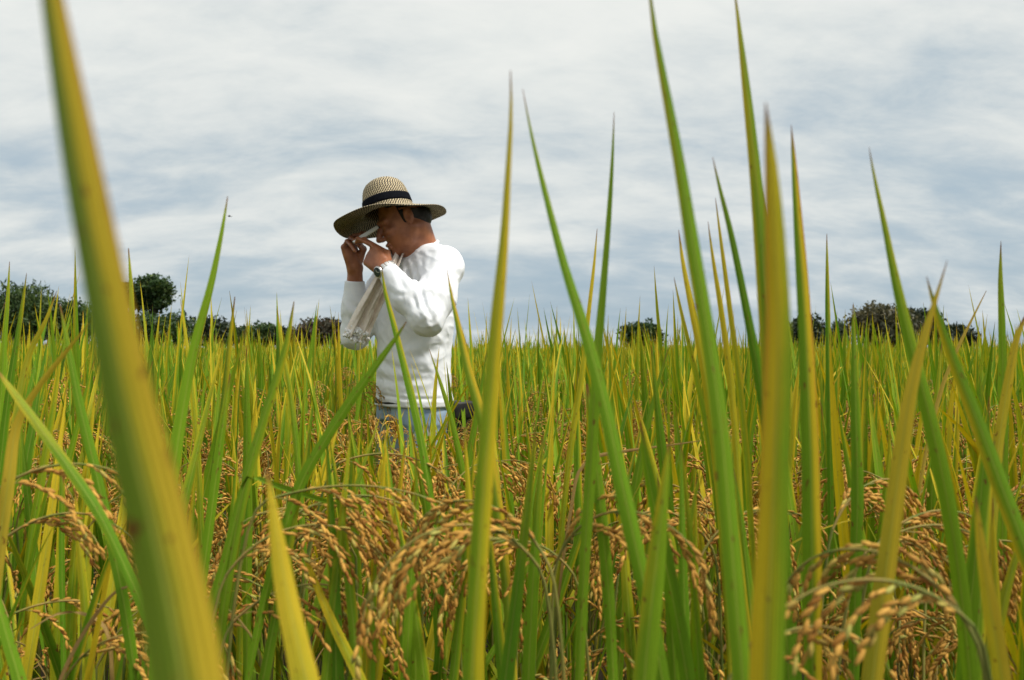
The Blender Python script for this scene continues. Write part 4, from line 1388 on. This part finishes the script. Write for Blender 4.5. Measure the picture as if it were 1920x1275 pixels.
# creases: inside of the elbow, armpit, chest pull, waist; each a groove with a soft ridge beside it
pu, pw = 960 + FPX * v[:, 0] / v[:, 1], HOR - FPX * (v[:, 2] - CAM_H) / v[:, 1]
facing = np.clip(-nv[:, 1] * 3, 0, 1)
for pts, wd, dep in (
        ([(782, 536), (796, 566), (809, 600)], 3.2, 0.0075), ([(797, 552), (793, 570), (790, 588)], 2.6, 0.006), ([(806, 552), (812, 575), (808, 602)], 2.8, 0.007),
        ([(770, 545), (780, 570), (786, 592)], 3.0, 0.004), ([(820, 560), (822, 585), (815, 608)], 3.5, 0.004),
        ([(776, 488), (782, 515), (786, 540)], 3.0, 0.0065), ([(790, 482), (792, 510), (790, 538)], 3.5, 0.006), ([(764, 500), (770, 525), (778, 545)], 3.0, 0.005),
        ([(806, 476), (802, 505), (796, 535)], 4.0, 0.004), ([(745, 500), (752, 530), (760, 548)], 3.5, 0.004),
        ([(700, 668), (740, 690), (790, 692)], 5.0, 0.006), ([(695, 705), (745, 716), (800, 706)], 5.0, 0.006), ([(820, 650), (790, 668), (760, 672)], 5.0, 0.006),
        ([(840, 640), (838, 690), (825, 740)], 5.0, 0.005), ([(705, 640), (702, 690), (706, 745)], 5.0, 0.005), ([(700, 738), (760, 748), (838, 748)], 2.0, 0.0035),
        ([(858, 520), (850, 560), (836, 600)], 5.0, 0.004), ([(735, 560), (750, 585), (775, 600)], 3.5, 0.004), ([(722, 540), (740, 552), (762, 556)], 3.0, 0.003),
        ([(652, 560), (664, 575), (682, 578)], 3.0, 0.004), ([(648, 590), (662, 600), (680, 598)], 3.0, 0.004)):
    best = np.full(len(v), 1e3)
    wd = wd * 1.3
    sgn_ = np.zeros(len(v))
    for (x0, y0), (x1, y1) in zip(pts[:-1], pts[1:]):
        L2 = (x1 - x0) ** 2 + (y1 - y0) ** 2
        tq = np.clip(((pu - x0) * (x1 - x0) + (pw - y0) * (y1 - y0)) / L2, 0, 1)
        ds = np.hypot(pu - x0 - tq * (x1 - x0), pw - y0 - tq * (y1 - y0))
        best = np.minimum(best, ds)
    ends_ = np.minimum(np.hypot(pu - pts[0][0], pw - pts[0][1]), np.hypot(pu - pts[-1][0], pw - pts[-1][1]))
    fade = np.clip(ends_ / 14, 0, 1)
    prof_ = -np.exp(-(best / wd) ** 2) + 0.55 * np.exp(-((best - 2.3 * wd) / (1.2 * wd)) ** 2)
    v = v + nv * (0.75 * dep * prof_ * facing * fade)[:, None]
m_shirt = noisy_mat("white_cotton", (0.78, 0.80, 0.84), (0.83, 0.84, 0.86), 60.0, rough=0.85, bump=0.12, dist=0.004, spec=0.15)
shirt = child("shirt", v, q, m_shirt, label="white long sleeved cotton shirt")
# ribbed collar and hem seam
def ring(c, ax1, ax2, r1, r2, tube_r, n=40, sides=7, tilt=None):
    a = np.linspace(0, 2 * math.pi, n + 1)
    C = c + np.cos(a)[:, None] * ax1 * r1 + np.sin(a)[:, None] * ax2 * r2
    return tube_closed(C[:-1], tube_r, sides)
def tube_closed(C, rad, sides=7):
    n = len(C)
    T = nrm(np.roll(C, -1, 0) - np.roll(C, 1, 0))
    cen = C.mean(0)
    X = nrm((C - cen) - T * ((C - cen) * T).sum(1, keepdims=True))
    Y = np.cross(T, X)
    a = np.arange(sides) * 2 * math.pi / sides
    v = C[:, None] + rad * (np.cos(a)[None, :, None] * X[:, None] + np.sin(a)[None, :, None] * Y[:, None])
    i = np.arange(n)[:, None]
    j = np.arange(sides)[None]
    f = np.stack([i * sides + j, i * sides + (j + 1) % sides, ((i + 1) % n) * sides + (j + 1) % sides, ((i + 1) % n) * sides + j], -1).reshape(-1, 4)
    return v.reshape(-1, 3), f
cv_, cf_ = ring(np.array([-0.348, 3.010, 1.447]), nrm(lB), nrm(fB * 0.9 - UP * 0.42), 0.068, 0.072, 0.0075)
child("collar", cv_ - BASE, cf_, m_shirt, parent=shirt)
# chest print: a short dark hooked stroke
pc = np.array([at(752, 508, 2.905), at(756, 511, 2.902), at(757, 516, 2.902), at(754, 518, 2.904)])
pv, pf = tube(pc, 0.0022, 5)
m_ink = noisy_mat("dark_ink", (0.03, 0.03, 0.05), (0.05, 0.05, 0.08), 80.0)
child("chest_print", pv - BASE, pf, m_ink, parent=shirt, label="small dark printed mark on the chest")

# ---- jeans, belt and pouch
jn = Field(axis(-0.64, -0.10, 0.006, (-1, 1)), axis(2.80, 3.24, 0.006, (2, 4)), axis(0.06, 0.93, 0.006, (0, 1)))
jn.loft([(0.80, -0.375, 3.02, 0.170, 0.115), (0.86, -0.375, 3.02, 0.165, 0.112), (0.915, -0.375, 3.02, 0.160, 0.106)], lB, fB, 0.03)
for s_ in (-1, 1):
    hj = HIP + lB * 0.084 * s_ + np.array([0, 0, -0.07])
    kn = np.array([HIP[0], HIP[1], 0.48]) + lB * 0.10 * s_ + fB * 0.02
    an = np.array([HIP[0], HIP[1], 0.10]) + lB * 0.11 * s_ - fB * 0.01
    jn.chain([hj, kn, an], [0.095, 0.070, 0.060], 0.03)
    for z_ in (0.72, 0.66, 0.52, 0.46, 0.18, 0.14):
        c0 = np.array([HIP[0], HIP[1], z_]) + lB * 0.10 * s_
        jn.cone(c0 - lB * 0.09 + fB * 0.06, c0 + lB * 0.09 - fB * 0.07 + UP * 0.02, 0.004, 0.004, 0.018, "carve")
v, q = jn.mesh()
m_jean, t_, b_ = new_mat("washed_denim")
tcn = N(t_, "ShaderNodeTexCoord")
ns = N(t_, "ShaderNodeTexNoise", i_Scale=11.0, i_Detail=6.0)
t_.links.new(tcn.outputs["Object"], ns.inputs["Vector"])
wv_ = N(t_, "ShaderNodeTexWave", i_Scale=260.0, i_Distortion=1.0)
t_.links.new(tcn.outputs["Object"], wv_.inputs["Vector"])
dc = mixc(t_, ramp(t_, ns.outputs[0], 0.35, 0.68), (0.155, 0.255, 0.420), (0.420, 0.540, 0.680))
dc = mixc(t_, math_node(t_, "MULTIPLY", wv_.outputs[1], 0.18), dc, (0.60, 0.68, 0.76))
t_.links.new(dc, b_.inputs["Base Color"])
b_.inputs["Roughness"].default_value = 0.85
jeans = child("jeans", v, q, m_jean, label="faded light blue jeans")
bl_v, bl_f = ring(np.array([-0.375, 3.02, 0.868]), lB, fB, 0.171, 0.118, 0.016, 48, 6)
m_black = noisy_mat("black_leather", (0.012, 0.012, 0.014), (0.030, 0.028, 0.026), 50.0, rough=0.5)
child("belt", bl_v, bl_f, m_black)
def rbox(c, ax, half, bev=0.25):
    """box with its edges chamfered: rounded superellipsoid grid"""
    n = 10
    a, b = np.linspace(-math.pi, math.pi, 2 * n + 1)[:-1], np.linspace(-math.pi / 2, math.pi / 2, n + 1)
    e = bev
    sp = lambda w: np.sign(w) * np.abs(w) ** e
    A, B = np.meshgrid(a, b)
    P = np.stack([sp(np.cos(B)) * sp(np.cos(A)), sp(np.cos(B)) * sp(np.sin(A)), sp(np.sin(B))], -1) * np.asarray(half)
    v = np.asarray(c) + P.reshape(-1, 3) @ np.asarray(ax)
    m = 2 * n
    i = np.arange(n)[:, None]
    j = np.arange(m)[None]
    f = np.stack([i * m + j, i * m + (j + 1) % m, (i + 1) * m + (j + 1) % m, (i + 1) * m + j], -1).reshape(-1, 4)
    return v, f
pc_ = np.array([-0.375, 3.02, 0.80]) + lB * 0.150 - fB * 0.110
pv, pf = rbox(pc_, (lB, fB, UP), (0.035, 0.045, 0.075), 0.3)
pouch = child("hip_pouch", pv, pf, m_black, label="black pouch on the belt at the hip")
pv, pf = rbox(pc_ + lB * 0.016 + UP * 0.040 - fB * 0.004 - BASE, (lB, fB, UP), (0.026, 0.048, 0.034), 0.35)
child("flap", pv, pf, m_black, parent=pouch)
for s_ in (-1, 1):
    an = np.array([HIP[0], HIP[1], 0.0]) + lB * 0.11 * s_ - fB * 0.01
    bt_ = Field(np.arange(an[0] - 0.25, an[0] + 0.22, 0.007), np.arange(an[1] - 0.25, an[1] + 0.22, 0.007), np.arange(-0.012, 0.24, 0.007))
    bt_.chain([an + UP * 0.20, an + UP * 0.07], [0.052, 0.050], 0.02)
    bt_.chain([an + UP * 0.048 - fB * 0.035, an + UP * 0.045 + fB * 0.09, an + UP * 0.036 + fB * 0.165], [0.048, 0.046, 0.034], 0.03)
    v, q = bt_.mesh()
    v[:, 2] = np.maximum(v[:, 2], 0.0)
    child("boot", v, q, m_black)

# ---- hat frame and hair
hr = Field(np.arange(-0.56, -0.28, 0.004), np.arange(2.84, 3.07, 0.004), np.arange(1.46, 1.70, 0.004))
hr.ell(hp(-0.012, 0.038), (fH, lH, uH), (0.088, 0.0775, 0.086), 0.008)
hr.ell(hp(-0.060, -0.018), (fH, lH, uH), (0.036, 0.060, 0.048), 0.02)
for s_ in (-1, 1):
    hr.ell(hp(0.012, 0.005, 0.068 * s_), (fH, lH, uH), (0.010, 0.008, 0.030), 0.006)
X, Y, Z = np.meshgrid(hr.x, hr.y, hr.z, indexing="ij")
fwd = (X - MH[0]) * fH[0] + (Y - MH[1]) * fH[1] + (Z - MH[2]) * fH[2]
upw = (X - MH[0]) * uH[0] + (Y - MH[1]) * uH[1] + (Z - MH[2]) * uH[2]
hr.F = np.maximum(hr.F, np.minimum(fwd - 0.020, 0.050 - upw) + np.where(upw > 0.05, -1, 0)).astype(np.float32)
hatp = (X - HC[0]) * uT[0] + (Y - HC[1]) * uT[1] + (Z - HC[2]) * uT[2]
under_hat(hr, 0.003, -0.020)
hr.F = np.maximum(hr.F, hatp - 0.02).astype(np.float32)
v, q = hr.mesh()
m_hair = noisy_mat("black_hair", (0.006, 0.005, 0.005), (0.022, 0.018, 0.015), 90.0, rough=0.5, bump=0.6, stretch=(1, 1, 0.25))
child("hair", v, q, m_hair, label="short black hair")

# ---- woven straw hat: rows of braid sewn in rings
prof = [(0.000, 0.1290), (0.022, 0.1275), (0.044, 0.1215), (0.060, 0.1110), (0.070, 0.0980), (0.0765, 0.082), (0.081, 0.062), (0.0845, 0.042), (0.087, 0.022), (0.090, 0.006),
        (0.097, -0.001), (0.112, -0.006), (0.135, -0.012), (0.160, -0.018), (0.185, -0.023), (0.2095, -0.027)]
prof = np.array(prof)
arc = np.concatenate([[0], np.cumsum(np.linalg.norm(np.diff(prof, axis=0), axis=1))])
PITCH, DASH, NA_ = 0.0088, 0.0098, 120
rows = int(arc[-1] / PITCH)
th_ = np.linspace(0, 2 * math.pi, NA_ + 1)
def hat_point(s, th, off=0.0):
    rr_, zz_ = np.interp(s, arc, prof[:, 0]), np.interp(s, arc, prof[:, 1])
    ds = 0.003
    tr_, tz_ = np.interp(s + ds, arc, prof[:, 0]) - np.interp(s - ds, arc, prof[:, 0]), np.interp(s + ds, arc, prof[:, 1]) - np.interp(s - ds, arc, prof[:, 1])
    L_ = math.hypot(tr_, tz_) + 1e-9
    rr_, zz_ = rr_ - tz_ / L_ * off, zz_ + tr_ / L_ * off
    br = np.clip((rr_ - 0.09) / 0.12, 0, 1)
    z = zz_ + br * (0.010 * np.sin(2 * th + 0.4) + 0.004 * np.sin(5 * th + 1.0)) - br ** 1.5 * 0.017 * np.clip(-np.cos(th), 0, 1) + br * 0.006 * np.clip(np.cos(th), 0, 1)
    sq = 1 + 0.03 * np.cos(2 * th) * (1 - br)
    return HC + (rr_ * sq * np.cos(th))[:, None] * fT + (rr_ / sq * np.sin(th))[:, None] * lT + z[:, None] * uT
Vh, Fh, Ah, o_ = [], [], [], 0
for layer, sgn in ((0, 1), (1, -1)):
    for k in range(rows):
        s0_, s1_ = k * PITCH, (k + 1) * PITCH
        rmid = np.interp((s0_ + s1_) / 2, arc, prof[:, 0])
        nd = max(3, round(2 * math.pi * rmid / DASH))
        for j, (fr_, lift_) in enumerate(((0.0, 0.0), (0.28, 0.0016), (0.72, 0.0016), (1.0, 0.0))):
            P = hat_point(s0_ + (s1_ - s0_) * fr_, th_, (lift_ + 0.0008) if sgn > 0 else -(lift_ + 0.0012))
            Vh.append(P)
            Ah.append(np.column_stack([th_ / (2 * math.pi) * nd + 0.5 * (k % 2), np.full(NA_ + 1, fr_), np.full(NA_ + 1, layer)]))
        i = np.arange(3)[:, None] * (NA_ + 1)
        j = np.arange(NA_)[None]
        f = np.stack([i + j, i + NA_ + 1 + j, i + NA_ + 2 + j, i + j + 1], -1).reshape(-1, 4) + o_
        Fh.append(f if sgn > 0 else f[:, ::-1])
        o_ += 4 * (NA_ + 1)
m_straw, t_, b_ = new_mat("woven_straw")
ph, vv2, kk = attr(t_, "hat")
tcn = N(t_, "ShaderNodeTexCoord")
jit = N(t_, "ShaderNodeTexNoise", i_Scale=70.0, i_Detail=2.0)
t_.links.new(tcn.outputs["Object"], jit.inputs["Vector"])
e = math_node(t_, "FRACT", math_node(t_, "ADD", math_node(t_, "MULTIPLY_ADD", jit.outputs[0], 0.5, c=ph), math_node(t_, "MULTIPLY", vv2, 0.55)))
dsh = math_node(t_, "MULTIPLY", ramp(t_, e, 0.02, 0.10), ramp(t_, math_node(t_, "MULTIPLY_ADD", kk, 0.26, c=e), 0.50, 0.58, 1.0, 0.0))  # underside layer: narrower cream dashes, brim shade deepened through the weave colour
tcn = N(t_, "ShaderNodeTexCoord")
ns = N(t_, "ShaderNodeTexNoise", i_Scale=110.0, i_Detail=5.0)
t_.links.new(tcn.outputs["Object"], ns.inputs["Vector"])
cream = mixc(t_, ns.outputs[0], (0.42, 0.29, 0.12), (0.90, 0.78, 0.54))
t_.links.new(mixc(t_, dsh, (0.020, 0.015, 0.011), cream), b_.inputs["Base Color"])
b_.inputs["Roughness"].default_value = 0.7
bpn = N(t_, "ShaderNodeBump", i_Strength=0.5, i_Distance=0.002)
t_.links.new(dsh, bpn.inputs["Height"])
t_.links.new(bpn.outputs[0], b_.inputs["Normal"])
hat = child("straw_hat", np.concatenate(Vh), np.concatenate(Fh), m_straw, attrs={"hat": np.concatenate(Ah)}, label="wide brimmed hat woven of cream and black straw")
s_lo, s_hi = np.interp(0.026, -prof[:, 1][:10] + 0.129, arc[:10]), 0
def s_at(z):
    return float(np.interp(-z, -prof[:10, 1], arc[:10]))
bv, ss = [], np.linspace(s_at(0.052), s_at(0.022), 5)
for s in ss:
    bv.append(hat_point(s, th_[:-1], 0.0042))
for s in ss[::-1]:
    bv.append(hat_point(s, th_[:-1], 0.0005))
nr = len(bv)
i = np.arange(nr)[:, None]
j = np.arange(NA_)[None]
bf = np.stack([i * NA_ + j, ((i + 1) % nr) * NA_ + j, ((i + 1) % nr) * NA_ + (j + 1) % NA_, i * NA_ + (j + 1) % NA_], -1).reshape(-1, 4)
m_band = noisy_mat("black_ribbon", (0.004, 0.0045, 0.007), (0.008, 0.009, 0.013), 120.0, rough=0.9, spec=0.05)
child("hat_band", np.concatenate(bv) - BASE, bf, m_band, parent=hat, label="black ribbon around the crown")

# ---- wristwatch on the left wrist
WC = WRL + h1 * 0.000 - dl * 0.002
e1 = nrm(np.cross(dl, UP))
e1 = e1 if e1[1] < 0 else -e1
e2 = np.cross(dl, e1)
m_steel, t_, b_ = new_mat("steel")
tcn = N(t_, "ShaderNodeTexCoord")
ns = N(t_, "ShaderNodeTexNoise", i_Scale=90.0)
t_.links.new(tcn.outputs["Object"], ns.inputs["Vector"])
t_.links.new(mixc(t_, ns.outputs[0], (0.55, 0.55, 0.53), (0.80, 0.79, 0.76)), b_.inputs["Base Color"])
b_.inputs["Metallic"].default_value = 0.9
b_.inputs["Roughness"].default_value = 0.32
watch = link("wristwatch", None, person, Vector(WC - BASE))
tag(watch, "steel wristwatch with a dark dial")
dial_dir = nrm(-e2 * 0.35 * np.sign(e2[2]) + e1)
oth = np.cross(dl, dial_dir)
for k in range(16):
    a = 2 * math.pi * k / 16
    if math.cos(a) > 0.80:
        continue
    rad_ = math.cos(a) * dial_dir + math.sin(a) * oth
    tan_ = -math.sin(a) * dial_dir + math.cos(a) * oth
    v, f = rbox(rad_ * 0.0375, (dl, tan_, rad_), (0.0085, 0.0066, 0.0022), 0.4)
    link("strap_link", np_mesh("strap_link", v, f, m_steel), watch)
def disc(c, n_, r, h, segs=28):
    x = nrm(np.cross(n_, [0.3, 0.2, 0.9]))
    y = np.cross(n_, x)
    a = np.linspace(0, 2 * math.pi, segs + 1)[:-1]
    ringp = lambda rr_, hh: c + rr_ * (np.cos(a)[:, None] * x + np.sin(a)[:, None] * y) + n_ * hh
    V = np.concatenate([ringp(r, 0), ringp(r, h * 0.75), ringp(r * 0.9, h), ringp(r * 0.02, h)])
    i = np.arange(3)[:, None]
    j = np.arange(segs)[None]
    f = np.stack([i * segs + j, i * segs + (j + 1) % segs, (i + 1) * segs + (j + 1) % segs, (i + 1) * segs + j], -1).reshape(-1, 4)
    return V, f
v, f = disc(dial_dir * 0.034, dial_dir, 0.0205, 0.0085)
link("case", np_mesh("case", v, f, m_steel), watch)
m_dial = noisy_mat("dark_dial", (0.020, 0.030, 0.040), (0.035, 0.050, 0.062), 60.0, rough=0.25, spec=0.5)
v, f = disc(dial_dir * 0.0426, dial_dir, 0.0170, 0.0010)
link("dial", np_mesh("dial", v, f, m_dial), watch)
for a, L_ in ((0.5, 0.010), (2.4, 0.014)):
    dd2 = math.cos(a) * dl + math.sin(a) * oth
    v, f = rbox(dial_dir * 0.0442 + dd2 * L_ / 2, (dd2, np.cross(dial_dir, dd2), dial_dir), (L_ / 2, 0.0009, 0.0004), 0.5)
    link("hand", np_mesh("hand", v, f, m_steel), watch)

# ---- pale viewing tube held to the eye
T0, T1 = at(673, 447, 2.905), at(709, 425, 2.925)
ax = nrm(T1 - T0)
ay = nrm(np.cross(ax, [0, 1, 0]))
az_ = np.cross(ax, ay)
m_tube = noisy_mat("pale_plastic", (0.66, 0.65, 0.58), (0.76, 0.75, 0.68), 30.0, rough=0.4)
v, f = rbox((T0 + T1) / 2 - T0, (ax, ay, az_), (np.linalg.norm(T1 - T0) / 2, 0.0066, 0.0066), 0.22)
tubeo = link("viewing_tube", None, loc=Vector(T0))
tag(tubeo, "slim pale square tube held in both hands up to the person's eye", "instrument")
link("barrel", np_mesh("barrel", v, f, m_tube), tubeo)
v, f = disc(T1 - T0 - ax * 0.002, ax, 0.0080, 0.012, 20)
link("eyepiece", np_mesh("eyepiece", v, f, m_black), tubeo)
v, f = rbox(-ax * 0.012 - ay * 0.001, (ax, ay, az_), (0.015, 0.0052, 0.0058), 0.4)
link("sample_plate", np_mesh("sample_plate", v, f, m_steel), tubeo)

# ---- towel hanging from the neck down the front
cl_ = np.array([NB - fB * 0.030 - lB * 0.072 + UP * 0.046, NB + fB * 0.055 - lB * 0.060 + UP * 0.022, at(735, 492, 2.86), at(716, 530, 2.84), at(696, 570, 2.845), at(680, 605, 2.85), at(667, 634, 2.85)])
S = spline(np.column_stack([cl_, [0.05, 0.055, 0.060, 0.066, 0.074, 0.082, 0.088]]), 40)
C, W = S[:, :3], S[:, 3]
T = nrm(np.gradient(C, axis=0))
acr = nrm(np.array([0.93, 0.35, 0.12]) - T * (T @ np.array([0.93, 0.35, 0.12]))[:, None])
nor = np.cross(T, acr)
nor = np.where(nor[:, 1:2] > 0, -nor, nor)
na_ = 25
aa = np.linspace(-1, 1, na_)
tt = np.linspace(0, 1, 40)
fold_ = 0.013 * np.sin(aa[None] * 7.0 + 1.2 * np.sin(tt * 4)[:, None]) + 0.005 * np.sin(aa[None] * 15 + tt[:, None] * 9)
fold_ = fold_ * np.clip(tt * 3, 0.2, 1)[:, None]
front = C[:, None] + acr[:, None] * (aa[None, :, None] * W[:, None, None] / 2) + nor[:, None] * fold_[:, :, None]
front[-1, :, 2] -= 0.006 * np.abs(np.sin(np.arange(na_) * 1.9))
back = front - nor[:, None] * (0.010 * (1 - aa[None, :, None] ** 4) + 0.002)
v = np.concatenate([front.reshape(-1, 3), back.reshape(-1, 3)])
n_, o2 = 40, 40 * na_
i = np.arange(n_ - 1)[:, None] * na_
j = np.arange(na_ - 1)[None]
f1_ = np.stack([i + j, i + j + 1, i + na_ + j + 1, i + na_ + j], -1).reshape(-1, 4)
j1 = np.arange(na_ - 1)
e1_ = np.stack([(n_ - 1) * na_ + j1, (n_ - 1) * na_ + j1 + 1, o2 + (n_ - 1) * na_ + j1 + 1, o2 + (n_ - 1) * na_ + j1], -1)
i1 = np.arange(n_ - 1) * na_
e2_ = np.stack([i1, i1 + na_, o2 + i1 + na_, o2 + i1], -1)
e3_ = np.stack([i1 + na_ - 1, o2 + i1 + na_ - 1, o2 + i1 + 2 * na_ - 1, i1 + 2 * na_ - 1], -1)
m_towel = noisy_mat("cream_towel", (0.70, 0.61, 0.52), (0.80, 0.72, 0.64), 55.0, rough=0.95, bump=0.5, dist=0.004, spec=0.1)
TB = C[0]
towel = link("towel", np_mesh("towel", v - TB, np.concatenate([f1_, f1_[:, ::-1] + o2, e1_, e2_, e3_]), m_towel), loc=Vector(TB))
tag(towel, "cream towel hung round the person's neck, fluffy lower end in front of the chest", "towel")
# fluffy end
fr2 = np.random.default_rng(3)
tf_ = []
for k in range(170):
    i = int(fr2.integers(37, 40))
    p = front[i, int(fr2.integers(0, na_))] * 0.6 + back[i, int(fr2.integers(0, na_))] * 0.4
    p = p + fr2.normal(0, 0.0035, 3)
    d = nrm(fr2.normal(0, 0.6, 3) + np.array([0, -0.5, -0.8]))
    pts = np.array([p - d * 0.004, p, p + d * 0.004, p + d * 0.008])
    tf_.append(tube(pts - TB, np.array([0.0020, 0.0062, 0.0060, 0.0015]), 8))
v, f = cat_geo(tf_)
m_white = noisy_mat("white_terry", (0.80, 0.79, 0.77), (0.86, 0.85, 0.84), 80.0, rough=0.95)
tag(link("fringe", np_mesh("fringe", v, f, m_white), towel), kind="stuff")

# ---- a dragonfly beside the tallest blade on the left
DF = at(429, 405.5, 0.90)
dfr = link("dragonfly", None, loc=Vector(DF))
tag(dfr, "tiny dark insect hovering beside the lone tall blade on the left", "insect")
v, f = tube(np.array([[-0.0016, 0, 0.0002], [-0.0010, 0, 0.0003], [0.0, 0, 0.0002], [0.002, 0, 0.0], [0.0038, 0, -0.0002]]), np.array([0.0003, 0.0006, 0.0007, 0.0003, 0.0001]), 6)
link("body", np_mesh("body", v, f, m_black), dfr)
m_wing = noisy_mat("insect_wing", (0.25, 0.25, 0.25), (0.40, 0.40, 0.38), 200.0)
for s_ in (-1, 1):
    for bx in (-0.0004, 0.0006):
        C = np.array([[bx, 0, 0.0006], [bx + 0.0004, 0.0012 * s_, 0.0010], [bx + 0.0010, 0.0026 * s_, 0.0013]])
        v, f, uv = ribbon(C, np.tile([1.0, 0, 0], (3, 1)), np.array([0.0004, 0.0009, 0.0003]), 0.0, 2)
        link("wing", np_mesh("wing", v, f, m_wing), dfr)
